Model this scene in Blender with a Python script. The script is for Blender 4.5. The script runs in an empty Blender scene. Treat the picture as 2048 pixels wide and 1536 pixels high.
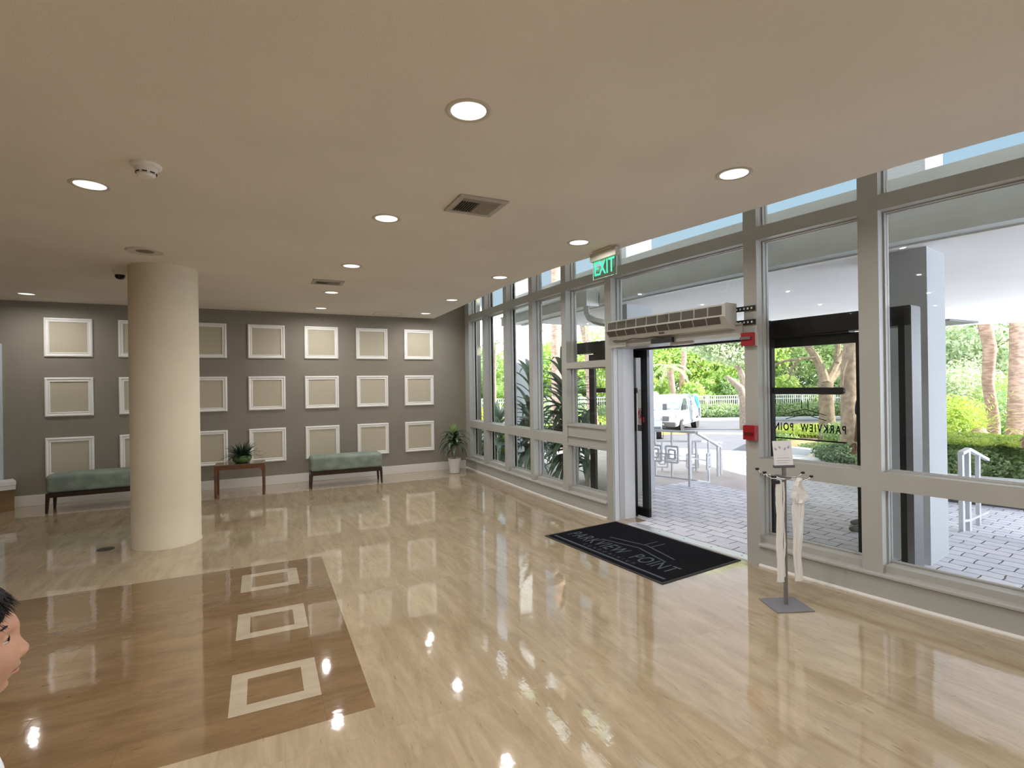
import bpy, bmesh, math, random
import numpy as np
from mathutils import Vector, Matrix

# ---------------------------------------------------------------- camera, sky, sun, exposure
scene = bpy.context.scene
FPX = 1038.115
YAW, PITCH, ROLL = 0.450267, 0.001008, -0.0144614
CAMZ = 1.6
cw = Vector((math.sin(YAW)*math.cos(PITCH), math.cos(YAW)*math.cos(PITCH), math.sin(PITCH)))
_r0 = Vector((math.cos(YAW), -math.sin(YAW), 0)); _u0 = _r0.cross(cw)
cr = _r0*math.cos(ROLL) + _u0*math.sin(ROLL)
cu = -_r0*math.sin(ROLL) + _u0*math.cos(ROLL)
cam_data = bpy.data.cameras.new('camera'); cam = bpy.data.objects.new('camera', cam_data)
scene.collection.objects.link(cam)
cam_data.sensor_width = 36; cam_data.lens = FPX/2048*36; cam_data.clip_start = 0.05; cam_data.clip_end = 500
mw = Matrix(((cr.x, cu.x, -cw.x, 0), (cr.y, cu.y, -cw.y, 0), (cr.z, cu.z, -cw.z, CAMZ), (0, 0, 0, 1)))
cam.matrix_world = mw
scene.camera = cam

world = bpy.data.worlds.new('world'); scene.world = world; world.use_nodes = True
wn = world.node_tree; wn.nodes.clear()
w_out = wn.nodes.new('ShaderNodeOutputWorld'); w_bg = wn.nodes.new('ShaderNodeBackground')
w_tc = wn.nodes.new('ShaderNodeTexCoord'); w_sep = wn.nodes.new('ShaderNodeSeparateXYZ')
w_rmp = wn.nodes.new('ShaderNodeValToRGB')
wn.links.new(w_tc.outputs['Generated'], w_sep.inputs[0]); wn.links.new(w_sep.outputs[2], w_rmp.inputs[0])
# hazy white horizon, a band of pale blue, unseen overhead part brightened to add daylight
w_rmp.color_ramp.elements[0].position = 0.0; w_rmp.color_ramp.elements[0].color = (.66, .72, .84, 1)
w_rmp.color_ramp.elements[1].position = 1.0; w_rmp.color_ramp.elements[1].color = (.20, .22, .25, 1)
for _p, _c in ((.115, (.50, .56, .64)), (.15, (.040, .051, .060)), (.26, (.036, .050, .061)), (.40, (.028, .044, .060)), (.50, (.20, .22, .25))):
    _e = w_rmp.color_ramp.elements.new(_p); _e.color = (*_c, 1)
wn.links.new(w_rmp.outputs[0], w_bg.inputs[0]); w_bg.inputs[1].default_value = 16.0
wn.links.new(w_bg.outputs[0], w_out.inputs[0])

sun_d = bpy.data.lights.new('sun', 'SUN'); sun_d.energy = 16.0; sun_d.angle = math.radians(1.0); sun_d.color = (1.0, 0.95, 0.86)
sun = bpy.data.objects.new('sun', sun_d); scene.collection.objects.link(sun)
_az, _el = math.radians(-38), math.radians(30)
_sd = Vector((math.cos(_az)*math.cos(_el), math.sin(_az)*math.cos(_el), math.sin(_el)))
sun.rotation_euler = _sd.to_track_quat('Z', 'Y').to_euler(); sun.location = _sd*40

LAMP_W = 11.4
scene.view_settings.view_transform = 'Standard'; scene.view_settings.look = 'None'
scene.view_settings.exposure = 0.0; scene.view_settings.gamma = 1.0; scene.view_settings.use_curve_mapping = False
try:
    scene.cycles.max_bounces = 10; scene.cycles.transparent_max_bounces = 24
    scene.cycles.diffuse_bounces = 5; scene.cycles.glossy_bounces = 5
except Exception: pass

rnd = random.Random(7)

# ---------------------------------------------------------------- geometry helpers
def PX(px, py, depth):
    """point seen at a photo position at a given distance in front of the camera plane"""
    return Vector((0, 0, CAMZ)) + (cw + cr*((px-1024)/FPX) - cu*((py-768)/FPX))*depth
def GZ(px, py, z):
    d = cw + cr*((px-1024)/FPX) - cu*((py-768)/FPX)
    return Vector((0, 0, CAMZ)) + d*((z-CAMZ)/d.z)

def link(o, parent=None):
    scene.collection.objects.link(o)
    if parent is not None: o.parent = parent
    return o

class MB:
    def __init__(s): s.v = []; s.f = []; s.m = []; s.smooth = False
    def add(s, vs, fs, mi=0):
        b = len(s.v); s.v += [tuple(v) for v in vs]
        for f in fs: s.f.append([b+i for i in f]); s.m.append(mi)
        return s
    def box(s, x0, x1, y0, y1, z0, z1, mi=0, M=None):
        vs = [Vector((x, y, z)) for x in (x0, x1) for y in (y0, y1) for z in (z0, z1)]
        if M is not None: vs = [M @ v for v in vs]
        return s.add(vs, [(0,1,3,2), (4,6,7,5), (0,4,5,1), (2,3,7,6), (0,2,6,4), (1,5,7,3)], mi)
    def rbox(s, x0, x1, y0, y1, z0, z1, r=0.01, seg=3, mi=0, M=None):
        bm = bmesh.new(); bmesh.ops.create_cube(bm, size=1.0)
        for v in bm.verts:
            v.co = Vector(((x0+x1)/2 + v.co.x*(x1-x0), (y0+y1)/2 + v.co.y*(y1-y0), (z0+z1)/2 + v.co.z*(z1-z0)))
        r = min(r, (x1-x0)*.49, (y1-y0)*.49, (z1-z0)*.49)
        bmesh.ops.bevel(bm, geom=bm.edges[:], offset=r, segments=seg, affect='EDGES', profile=0.5)
        bm.verts.index_update()
        vs = [(M @ v.co) if M is not None else v.co.copy() for v in bm.verts]
        fs = [[v.index for v in f.verts] for f in bm.faces]; bm.free()
        return s.add(vs, fs, mi)
    def hexa(s, P, mi=0):      # 8 points: bottom 4 ccw, top 4 ccw
        return s.add(P, [(0,3,2,1), (4,5,6,7), (0,1,5,4), (1,2,6,5), (2,3,7,6), (3,0,4,7)], mi)
    def lathe(s, prof, seg=32, mi=0, M=None, cap0=False, cap1=False):
        vs = []; fs = []
        for r, z in prof:
            for i in range(seg):
                a = 2*math.pi*i/seg; v = Vector((r*math.cos(a), r*math.sin(a), z)); vs.append(M @ v if M is not None else v)
        n = len(prof)
        for k in range(n-1):
            for i in range(seg):
                j = (i+1) % seg; fs.append((k*seg+i, k*seg+j, (k+1)*seg+j, (k+1)*seg+i))
        if cap0: fs.append(tuple(reversed(range(seg))))
        if cap1: fs.append(tuple((n-1)*seg+i for i in range(seg)))
        return s.add(vs, fs, mi)
    def tube(s, pts, rad, seg=10, mi=0, caps=True):
        pts = [Vector(p) for p in pts]; n = len(pts)
        rs = rad if isinstance(rad, (list, tuple)) else [rad]*n
        vs = []; fs = []; up = None
        for i, p in enumerate(pts):
            t = (pts[min(i+1, n-1)] - pts[max(i-1, 0)]).normalized()
            if up is None: up = Vector((0, 0, 1)) if abs(t.z) < .9 else Vector((1, 0, 0))
            a = t.cross(up); a.normalize(); b = a.cross(t); b.normalize(); up = b
            for k in range(seg):
                th = 2*math.pi*k/seg; vs.append(p + (a*math.cos(th) + b*math.sin(th))*rs[i])
        for i in range(n-1):
            for k in range(seg):
                j = (k+1) % seg; fs.append((i*seg+k, i*seg+j, (i+1)*seg+j, (i+1)*seg+k))
        if caps: fs.append(tuple(reversed(range(seg)))); fs.append(tuple((n-1)*seg+k for k in range(seg)))
        return s.add(vs, fs, mi)
    def bar(s, a, b, w, h, mi=0, up=(0, 0, 1)):
        a = Vector(a); b = Vector(b); t = (b-a).normalized(); u = Vector(up)
        if abs(t.dot(u)) > .95: u = Vector((1, 0, 0))
        sd = t.cross(u).normalized()*w/2; u2 = sd.cross(t).normalized()*h/2
        return s.hexa([a-sd-u2, a+sd-u2, b+sd-u2, b-sd-u2, a-sd+u2, a+sd+u2, b+sd+u2, b-sd+u2], mi)
    def prism(s, poly, z0, z1, mi=0, M=None):   # poly in xy, extruded z
        n = len(poly); vs = [Vector((x, y, z0)) for x, y in poly] + [Vector((x, y, z1)) for x, y in poly]
        if M is not None: vs = [M @ v for v in vs]
        fs = [tuple(reversed(range(n))), tuple(range(n, 2*n))] + [(i, (i+1) % n, n+(i+1) % n, n+i) for i in range(n)]
        return s.add(vs, fs, mi)
    def strap(s, base, d, length, width, droop, seg=7, mi=0, fold=0.25, tipw=0.05):
        """a drooping strap leaf"""
        p = Vector(base); d = Vector(d).normalized(); st = length/seg; rows = []
        for i in range(seg+1):
            t = i/seg; w = width*max(tipw, math.sin(math.pi*(0.12+0.88*t)**0.75))*0.5
            side = d.cross(Vector((0, 0, 1)))
            if side.length < 1e-3: side = Vector((1, 0, 0))
            side.normalize(); nrm = side.cross(d).normalized()
            rows.append((p - side*w + nrm*w*fold, p.copy(), p + side*w + nrm*w*fold))
            p = p + d*st; d = (d + Vector((0, 0, -droop*st*(0.6+1.2*t)))).normalized()
        vs = [v for r in rows for v in r]; fs = []
        for i in range(seg):
            a = i*3; fs += [(a, a+1, a+4, a+3), (a+1, a+2, a+5, a+4)]
        return s.add(vs, fs, mi)
    def build(s, name, mats, parent=None, smooth=False, M=None):
        me = bpy.data.meshes.new(name)
        me.from_pydata([tuple(v) for v in s.v], [], s.f)
        if not isinstance(mats, (list, tuple)): mats = [mats]
        for m in mats: me.materials.append(m)
        if len(mats) > 1:
            me.polygons.foreach_set('material_index', s.m)
        bm = bmesh.new(); bm.from_mesh(me); bmesh.ops.recalc_face_normals(bm, faces=bm.faces[:]); bm.to_mesh(me); bm.free()
        if smooth:
            me.polygons.foreach_set('use_smooth', [True]*len(me.polygons))
            try: me.set_sharp_from_angle(angle=math.radians(38))
            except Exception: pass
        me.update()
        o = bpy.data.objects.new(name, me)
        if M is not None: o.matrix_world = M
        return link(o, parent)

def tag(o, label=None, cat=None, group=None, kind=None):
    if label: o['label'] = label
    if cat: o['category'] = cat
    if group: o['group'] = group
    if kind: o['kind'] = kind
    return o
def thing(name, label, cat, loc=(0, 0, 0), rz=0, group=None, kind=None):
    o = bpy.data.objects.new(name, None); o.empty_display_size = .1; link(o)
    o.location = loc; o.rotation_euler = (0, 0, rz)
    return tag(o, label, cat, group, kind)
def S(o): o['kind'] = 'structure'; return o
def copy_tree(o, parent=None):
    c = o.copy(); scene.collection.objects.link(c)
    if parent is not None: c.parent = parent; c.matrix_parent_inverse = o.matrix_parent_inverse.copy()
    for ch in [x for x in o.children]: copy_tree(ch, c)
    return c
def retag(o, label): o['label'] = label; return o

# ---------------------------------------------------------------- materials
MATS = {}
def mat(name, col, rough=.5, metal=0, spec=.5, bump=None, noise=None, emit=None, estr=0, coat=0, trans=0, aniso=0):
    m = bpy.data.materials.new(name); m.use_nodes = True; nt = m.node_tree; b = nt.nodes['Principled BSDF']
    b.inputs['Base Color'].default_value = (*col, 1); b.inputs['Roughness'].default_value = rough
    b.inputs['Metallic'].default_value = metal; b.inputs['Specular IOR Level'].default_value = spec
    if coat: b.inputs['Coat Weight'].default_value = coat; b.inputs['Coat Roughness'].default_value = .05
    if emit: b.inputs['Emission Color'].default_value = (*emit, 1); b.inputs['Emission Strength'].default_value = estr
    tc = nt.nodes.new('ShaderNodeTexCoord')
    if noise:    # (scale, amount, detail[, second colour])
        n = nt.nodes.new('ShaderNodeTexNoise'); n.inputs['Scale'].default_value = noise[0]; n.inputs['Detail'].default_value = noise[2]
        nt.links.new(tc.outputs['Object'], n.inputs['Vector'])
        r = nt.nodes.new('ShaderNodeValToRGB'); c2 = noise[3] if len(noise) > 3 else tuple(c*(1-noise[1]) for c in col)
        r.color_ramp.elements[0].position = .35; r.color_ramp.elements[0].color = (*c2, 1)
        r.color_ramp.elements[1].position = .65; r.color_ramp.elements[1].color = (*col, 1)
        nt.links.new(n.outputs['Fac'], r.inputs[0]); nt.links.new(r.outputs[0], b.inputs['Base Color'])
    if bump:     # (scale, strength)
        n = nt.nodes.new('ShaderNodeTexNoise'); n.inputs['Scale'].default_value = bump[0]; n.inputs['Detail'].default_value = 3
        nt.links.new(tc.outputs['Object'], n.inputs['Vector'])
        bp = nt.nodes.new('ShaderNodeBump'); bp.inputs['Strength'].default_value = bump[1]; bp.inputs['Distance'].default_value = .01
        nt.links.new(n.outputs['Fac'], bp.inputs['Height']); nt.links.new(bp.outputs[0], b.inputs['Normal'])
    MATS[name] = m; return m

def stone(name, c1, c2, c3, tile=True, rough=.045, along_y=False):
    """polished travertine: veins run along X, thin joints"""
    m = bpy.data.materials.new(name); m.use_nodes = True; nt = m.node_tree; N = nt.nodes; L = nt.links
    b = N['Principled BSDF']; tc = N.new('ShaderNodeTexCoord')
    mp = N.new('ShaderNodeMapping'); mp.inputs['Scale'].default_value = (6, 1.1, 1) if along_y else (1.3, 5, 1); L.new(tc.outputs['Object'], mp.inputs[0])
    n1 = N.new('ShaderNodeTexNoise'); n1.inputs['Scale'].default_value = 1.6; n1.inputs['Detail'].default_value = 12; n1.inputs['Roughness'].default_value = .74
    n1.inputs['Distortion'].default_value = .5
    # per tile offset
    br = N.new('ShaderNodeTexBrick'); br.inputs['Scale'].default_value = 1
    br.inputs['Brick Width'].default_value = 1.72 if along_y else .86; br.inputs['Row Height'].default_value = .86 if along_y else .43; br.inputs['Mortar Size'].default_value = .0008
    br.inputs['Mortar Smooth'].default_value = 0; br.inputs['Color1'].default_value = (0, 0, 0, 1); br.inputs['Color2'].default_value = (1, 1, 1, 1)
    br.inputs['Mortar'].default_value = (.5, .5, .5, 1)
    mp2 = N.new('ShaderNodeMapping'); mp2.inputs['Location'].default_value = (.166, .135, 0); L.new(tc.outputs['Object'], mp2.inputs[0]); L.new(mp2.outputs[0], br.inputs[0])
    addv = N.new('ShaderNodeVectorMath'); addv.operation = 'MULTIPLY_ADD'
    L.new(br.outputs['Color'], addv.inputs[0]); addv.inputs[1].default_value = (.22, .22, .22); L.new(mp.outputs[0], addv.inputs[2])
    L.new(addv.outputs[0], n1.inputs[0])
    r = N.new('ShaderNodeValToRGB'); e = r.color_ramp.elements
    e[0].position = .30; e[0].color = (*c2, 1); e[1].position = .62; e[1].color = (*c1, 1)
    x = e.new(.47); x.color = tuple((a+bb)/2 for a, bb in zip(c1, c2)) + (1,)
    L.new(n1.outputs['Fac'], r.inputs[0])
    # pits
    mp3 = N.new('ShaderNodeMapping'); mp3.inputs['Scale'].default_value = (46, 9, 1) if along_y else (9, 42, 1); L.new(tc.outputs['Object'], mp3.inputs[0])
    n2 = N.new('ShaderNodeTexNoise'); n2.inputs['Scale'].default_value = 1; n2.inputs['Detail'].default_value = 4; L.new(mp3.outputs[0], n2.inputs[0])
    r2 = N.new('ShaderNodeValToRGB'); r2.color_ramp.elements[0].position = .27; r2.color_ramp.elements[0].color = (.62, .60, .56, 1)
    r2.color_ramp.elements[1].position = .36; r2.color_ramp.elements[1].color = (1, 1, 1, 1); L.new(n2.outputs['Fac'], r2.inputs[0])
    mx = N.new('ShaderNodeMixRGB'); mx.blend_type = 'MULTIPLY'; mx.inputs[0].default_value = .8
    L.new(r.outputs[0], mx.inputs[1]); L.new(r2.outputs[0], mx.inputs[2])
    # tile tone
    hs = N.new('ShaderNodeMixRGB'); hs.blend_type = 'MULTIPLY'; hs.inputs[0].default_value = 1
    mr = N.new('ShaderNodeMapRange'); mr.inputs[3].default_value = .96; mr.inputs[4].default_value = 1.02; L.new(br.outputs['Color'], mr.inputs[0])
    L.new(mx.outputs[0], hs.inputs[1]); L.new(mr.outputs[0], hs.inputs[2])
    mo = N.new('ShaderNodeMixRGB'); mo.inputs[2].default_value = (*c3, 1)
    L.new(br.outputs['Fac'], mo.inputs[0]); L.new(hs.outputs[0], mo.inputs[1]); L.new(mo.outputs[0], b.inputs['Base Color'])
    b.inputs['Roughness'].default_value = rough; b.inputs['Specular IOR Level'].default_value = 1.0
    b.inputs['Coat Weight'].default_value = .4; b.inputs['Coat Roughness'].default_value = .015
    n3 = N.new('ShaderNodeTexNoise'); n3.inputs['Scale'].default_value = 3.2; n3.inputs['Detail'].default_value = 6; L.new(tc.outputs['Object'], n3.inputs[0])
    bp = N.new('ShaderNodeBump'); bp.inputs['Strength'].default_value = .06; bp.inputs['Distance'].default_value = .03
    L.new(n3.outputs['Fac'], bp.inputs['Height'])
    bp2 = N.new('ShaderNodeBump'); bp2.inputs['Strength'].default_value = .08; bp2.inputs['Distance'].default_value = .002
    L.new(n2.outputs['Fac'], bp2.inputs['Height']); L.new(bp.outputs[0], bp2.inputs['Normal'])
    L.new(bp2.outputs[0], b.inputs['Normal']); L.new(bp2.outputs[0], b.inputs['Coat Normal'])
    return m
M_stone = stone('travertine_light', (.47, .375, .255), (.31, .235, .15), (.35, .28, .19), along_y=True)
M_stone_d = stone('travertine_brown', (.235, .148, .075), (.145, .086, .040), (.135, .08, .04))
M_stone_b = stone('travertine_border', (.50, .42, .32), (.40, .33, .24), (.40, .32, .22))

M_ceil = mat('ceiling_paint', (.78, .735, .66), .9, bump=(160, .25), noise=(1.3, .06, 2))
M_wall = mat('taupe_wall', (.265, .24, .195), .85, bump=(200, .1), noise=(3, .06, 2))
M_cream = mat('column_plaster', (.68, .60, .46), .8, bump=(140, .2), noise=(2, .06, 3))
M_base = mat('baseboard_paint', (.74, .72, .68), .45)
M_trim = mat('frame_white', (.86, .85, .83), .4)
M_panel = mat('panel_beige', (.52, .475, .365), .85, bump=(300, .1))
M_fac = mat('facade_paint', (.44, .44, .42), .4, noise=(2.5, .05, 2))
M_stucco = mat('white_stucco', (.68, .70, .72), .85, bump=(90, .35))
M_soffit = mat('canopy_soffit', (.90, .87, .85), .85, bump=(50, .15), noise=(1.2, .05, 4))
M_beam = mat('canopy_beam', (.66, .68, .65), .7, noise=(2, .08, 4))
M_black = mat('black_metal', (.012, .012, .012), .35, metal=.3)
M_blackg = mat('black_satin', (.02, .018, .018), .5)
M_steel = mat('brushed_steel', (.30, .30, .32), .35, metal=.8)
M_chrome = mat('chrome', (.45, .45, .47), .25, metal=1)
M_alu = mat('threshold_aluminium', (.80, .81, .84), .38, metal=.7, bump=(60, .3))
M_red = mat('alarm_red', (.32, .012, .018), .35)
M_white = mat('plastic_white', (.78, .77, .74), .4)
M_offw = mat('plastic_offwhite', (.55, .52, .45), .5)
M_bag = mat('thin_plastic_bag', (.80, .80, .78), .3)
M_blue = mat('plastic_blue', (.02, .06, .16), .35)
M_paper = mat('paper', (.74, .74, .76), .7)
M_ink = mat('grey_ink', (.33, .35, .37), .7)
M_walnut = mat('dark_walnut', (.035, .016, .012), .3, noise=(18, .3, 4))
M_teak = mat('reddish_wood', (.17, .060, .028), .32, noise=(14, .35, 4), coat=.3)
M_velvet = mat('sage_velvet', (.25, .305, .255), .75, noise=(7, .4, 3, (.17, .215, .185)), bump=(30, .2))
M_potg = mat('green_glaze', (.10, .19, .05), .12, noise=(6, .4, 3), coat=.8)
M_potw = mat('white_pot', (.74, .72, .68), .5)
M_soil = mat('soil', (.03, .022, .016), .9)
M_card = mat('cardboard', (.24, .15, .07), .8, noise=(5, .2, 3))
M_cardy = mat('yellow_carton', (.42, .30, .03), .6)
M_grille = mat('vent_dark', (.03, .03, .03), .6)
M_grillem = mat('vent_metal', (.42, .385, .34), .5)
M_curt = mat('curtain_grille', (.11, .095, .078), .55, bump=(220, .5))
M_matf = mat('mat_fibre', (.009, .009, .013), .95, spec=.08, bump=(500, .6), noise=(260, .4, 2))
M_matg = mat('mat_print', (.085, .10, .12), .95, spec=.1)
M_rubber = mat('rubber', (.01, .01, .01), .6)
M_skin = mat('skin', (.50, .27, .18), .5, noise=(30, .08, 3))
M_lip = mat('lip', (.42, .19, .14), .4)
M_hair = mat('black_hair', (.007, .006, .007), .6, spec=.25, bump=(160, .8))
M_eye = mat('eye_white', (.75, .72, .70), .1)
M_iris = mat('iris', (.02, .012, .01), .05)
M_shirt = mat('white_shirt', (.80, .83, .90), .8, bump=(400, .1))
M_navy = mat('navy_cloth', (.03, .035, .08), .85)
M_whitec = mat('white_trousers', (.75, .74, .76), .85)
M_road = mat('asphalt', (.125, .125, .14), .9, noise=(1.5, .12, 5), bump=(60, .3))
M_sand = mat('pale_paving', (.55, .50, .47), .9, noise=(3, .12, 5))
M_kerb = mat('white_kerb', (.60, .62, .66), .8, noise=(4, .1, 3))
M_yel = mat('yellow_kerb', (.75, .48, .14), .7)
M_mulch = mat('mulch', (.23, .17, .12), .95, noise=(14, .5, 4), bump=(30, .6))
M_grass = mat('lawn', (.22, .36, .08), .95, noise=(12, .4, 4), bump=(60, .6))
M_car = mat('van_white', (.50, .53, .56), .2, coat=.6)
M_carg = mat('van_glass', (.05, .07, .08), .08)
M_wshd = mat('windscreen_sunshade', (.20, .42, .72), .2, noise=(3, .5, 3, (.5, .75, .85)))
M_dkgrey = mat('dark_grey_plastic', (.10, .10, .11), .5)
M_tyre = mat('tyre', (.03, .03, .032), .8)
M_rim = mat('wheel_rim', (.6, .6, .62), .3, metal=.6)
M_cyan = mat('van_decal_blue', (.02, .42, .80), .4)
M_lime = mat('van_decal_green', (.20, .75, .35), .4)
M_bark = mat('tree_bark', (.36, .275, .205), .9, noise=(9, .4, 5), bump=(22, .9))
M_exit = mat('exit_letters', (.02, .5, .2), .5, emit=(.02, .75, .28), estr=1.1)
M_galv = mat('gutter_metal', (.62, .63, .60), .4, metal=.2)

def palm_bark():
    m = mat('palm_bark', (.56, .40, .30), .9); nt = m.node_tree; N = nt.nodes; L = nt.links; b = N['Principled BSDF']
    tc = N.new('ShaderNodeTexCoord'); w = N.new('ShaderNodeTexNoise'); w.inputs['Scale'].default_value = 7; w.inputs['Detail'].default_value = 6
    mpp = N.new('ShaderNodeMapping'); mpp.inputs['Scale'].default_value = (1, 1, 3.2); L.new(tc.outputs['Object'], mpp.inputs[0]); L.new(mpp.outputs[0], w.inputs[0]); r = N.new('ShaderNodeValToRGB')
    r.color_ramp.elements[0].color = (.30, .19, .14, 1); r.color_ramp.elements[0].position = .38
    r.color_ramp.elements[1].color = (.50, .34, .26, 1); r.color_ramp.elements[1].position = .6
    L.new(w.outputs['Fac'], r.inputs[0]); L.new(r.outputs[0], b.inputs['Base Color'])
    bp = N.new('ShaderNodeBump'); bp.inputs['Strength'].default_value = .3; bp.inputs['Distance'].default_value = .012
    L.new(w.outputs['Fac'], bp.inputs['Height']); L.new(bp.outputs[0], b.inputs['Normal']); return m
M_palm = palm_bark()

def leafmat(name, c1, c2, tr=.35, sc=3.0, rough=.5, gloss=.06):
    m = bpy.data.materials.new(name); m.use_nodes = True; nt = m.node_tree; N = nt.nodes; L = nt.links; N.clear()
    out = N.new('ShaderNodeOutputMaterial'); d = N.new('ShaderNodeBsdfDiffuse'); t = N.new('ShaderNodeBsdfTranslucent'); g = N.new('ShaderNodeBsdfGlossy')
    g.inputs['Roughness'].default_value = .35
    tc = N.new('ShaderNodeTexCoord'); n = N.new('ShaderNodeTexNoise'); n.inputs['Scale'].default_value = sc; n.inputs['Detail'].default_value = 4
    L.new(tc.outputs['Object'], n.inputs[0]); r = N.new('ShaderNodeValToRGB')
    r.color_ramp.elements[0].position = .38; r.color_ramp.elements[0].color = (*c2, 1)
    r.color_ramp.elements[1].position = .62; r.color_ramp.elements[1].color = (*c1, 1)
    L.new(n.outputs['Fac'], r.inputs[0]); L.new(r.outputs[0], d.inputs[0]); L.new(r.outputs[0], t.inputs[0])
    mx = N.new('ShaderNodeMixShader'); mx.inputs[0].default_value = tr; L.new(d.outputs[0], mx.inputs[1]); L.new(t.outputs[0], mx.inputs[2])
    m2 = N.new('ShaderNodeMixShader'); m2.inputs[0].default_value = gloss; L.new(mx.outputs[0], m2.inputs[1]); L.new(g.outputs[0], m2.inputs[2])
    L.new(m2.outputs[0], out.inputs[0]); return m
L_bright = leafmat('leaves_bright', (.66, .78, .24), (.36, .54, .14), .45, 1.2)
L_mid = leafmat('leaves_mid', (.50, .62, .30), (.26, .42, .16), .45, 1.0)
L_pale = leafmat('leaves_pale', (.70, .74, .50), (.40, .52, .27), .45, 1.5)
L_dark = leafmat('leaves_dark', (.18, .28, .14), (.07, .13, .07), .3, 5)
L_hedge = leafmat('leaves_hedge', (.44, .56, .27), (.22, .34, .13), .4, 5)
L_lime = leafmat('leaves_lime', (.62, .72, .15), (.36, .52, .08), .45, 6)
L_yellow = leafmat('leaves_yellow', (.80, .74, .08), (.45, .55, .06), .45, 7)
L_corn = leafmat('corn_plant_leaves', (.15, .24, .14), (.055, .10, .065), .3, 4, gloss=.12)
L_table = leafmat('table_plant_leaves', (.035, .075, .035), (.012, .03, .016), .2, 20, gloss=.08)
L_drac = leafmat('dracaena_leaves', (.085, .14, .06), (.03, .06, .03), .2, 12, gloss=.1)
L_dracc = leafmat('dracaena_young_leaves', (.42, .52, .20), (.20, .33, .10), .3, 12, gloss=.08)

def glass(name, tint=(1, 1, 1), ior=1.5, refl=1.0):
    m = bpy.data.materials.new(name); m.use_nodes = True; nt = m.node_tree; N = nt.nodes; L = nt.links; N.clear()
    out = N.new('ShaderNodeOutputMaterial'); t = N.new('ShaderNodeBsdfTransparent'); t.inputs[0].default_value = (*tint, 1)
    g = N.new('ShaderNodeBsdfGlossy'); g.inputs['Roughness'].default_value = .0; f = N.new('ShaderNodeFresnel'); ge = N.new('ShaderNodeNewGeometry'); im = N.new('ShaderNodeMath'); im.operation = 'MULTIPLY_ADD'; im.inputs[1].default_value = 1/ior-ior; im.inputs[2].default_value = ior; L.new(ge.outputs['Backfacing'], im.inputs[0]); L.new(im.outputs[0], f.inputs[0])
    mu = N.new('ShaderNodeMath'); mu.operation = 'MULTIPLY'; mu.inputs[1].default_value = refl; L.new(f.outputs[0], mu.inputs[0])
    mx = N.new('ShaderNodeMixShader'); L.new(mu.outputs[0], mx.inputs[0]); L.new(t.outputs[0], mx.inputs[1]); L.new(g.outputs[0], mx.inputs[2])
    L.new(mx.outputs[0], out.inputs[0]); return m
M_glass = glass('window_glass', (.83, .86, .85))
M_dglass = glass('door_glass', (.72, .70, .64))
M_eglass = glass('exit_sign_acrylic', (.82, .97, .88), 1.45)

def pavers():
    m = bpy.data.materials.new('cobble_pavers'); m.use_nodes = True; nt = m.node_tree; N = nt.nodes; L = nt.links; b = N['Principled BSDF']
    tc = N.new('ShaderNodeTexCoord'); n0 = N.new('ShaderNodeTexNoise'); n0.inputs['Scale'].default_value = 5
    L.new(tc.outputs['Object'], n0.inputs[0])
    va = N.new('ShaderNodeVectorMath'); va.operation = 'MULTIPLY_ADD'; va.inputs[1].default_value = (.05, .05, 0)
    L.new(n0.outputs['Color'], va.inputs[0]); 
    mp = N.new('ShaderNodeMapping'); mp.inputs['Rotation'].default_value = (0, 0, math.radians(-8)); L.new(tc.outputs['Object'], mp.inputs[0]); L.new(mp.outputs[0], va.inputs[2])
    # courses run across the patio: swap so bricks are long in Y
    sp = N.new('ShaderNodeSeparateXYZ'); cb = N.new('ShaderNodeCombineXYZ'); L.new(va.outputs[0], sp.inputs[0]); L.new(sp.outputs[1], cb.inputs[0]); L.new(sp.outputs[0], cb.inputs[1])
    br = N.new('ShaderNodeTexBrick'); br.inputs['Scale'].default_value = 1; br.inputs['Brick Width'].default_value = .26; br.inputs['Row Height'].default_value = .15
    br.inputs['Mortar Size'].default_value = .006; br.inputs['Mortar Smooth'].default_value = .4
    br.inputs['Color1'].default_value = (.68, .69, .78, 1); br.inputs['Color2'].default_value = (.82, .81, .87, 1); br.inputs['Mortar'].default_value = (.12, .11, .12, 1)
    L.new(cb.outputs[0], br.inputs[0])
    n = N.new('ShaderNodeTexNoise'); n.inputs['Scale'].default_value = 25; n.inputs['Detail'].default_value = 5; L.new(tc.outputs['Object'], n.inputs[0])
    mr = N.new('ShaderNodeMapRange'); mr.inputs[3].default_value = .8; mr.inputs[4].default_value = 1.15; L.new(n.outputs['Fac'], mr.inputs[0])
    mx = N.new('ShaderNodeMixRGB'); mx.blend_type = 'MULTIPLY'; mx.inputs[0].default_value = 1; L.new(br.outputs['Color'], mx.inputs[1]); L.new(mr.outputs[0], mx.inputs[2])
    L.new(mx.outputs[0], b.inputs['Base Color']); b.inputs['Roughness'].default_value = .8
    bp = N.new('ShaderNodeBump'); bp.inputs['Strength'].default_value = .7; bp.inputs['Distance'].default_value = .012; bp.invert = True
    L.new(br.outputs['Fac'], bp.inputs['Height']); L.new(bp.outputs[0], b.inputs['Normal']); return m
M_paver = pavers()

def text_mesh(name, body, size, M, m, parent, depth=.001, sx=1.0, spacing=1.0, bold=0.0):
    c = bpy.data.curves.new(name, 'FONT'); c.body = body; c.size = size; c.extrude = depth; c.align_x = 'CENTER'; c.space_character = spacing
    c.offset = bold
    t = bpy.data.objects.new(name+'_tmp', c); scene.collection.objects.link(t)
    dg = bpy.context.evaluated_depsgraph_get(); me = bpy.data.meshes.new_from_object(t.evaluated_get(dg))
    bpy.data.objects.remove(t); bpy.data.curves.remove(c)
    me.transform(M @ Matrix.Diagonal((sx, 1, 1, 1))); me.materials.clear(); me.materials.append(m)
    o = bpy.data.objects.new(name, me); return link(o, parent)

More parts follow.
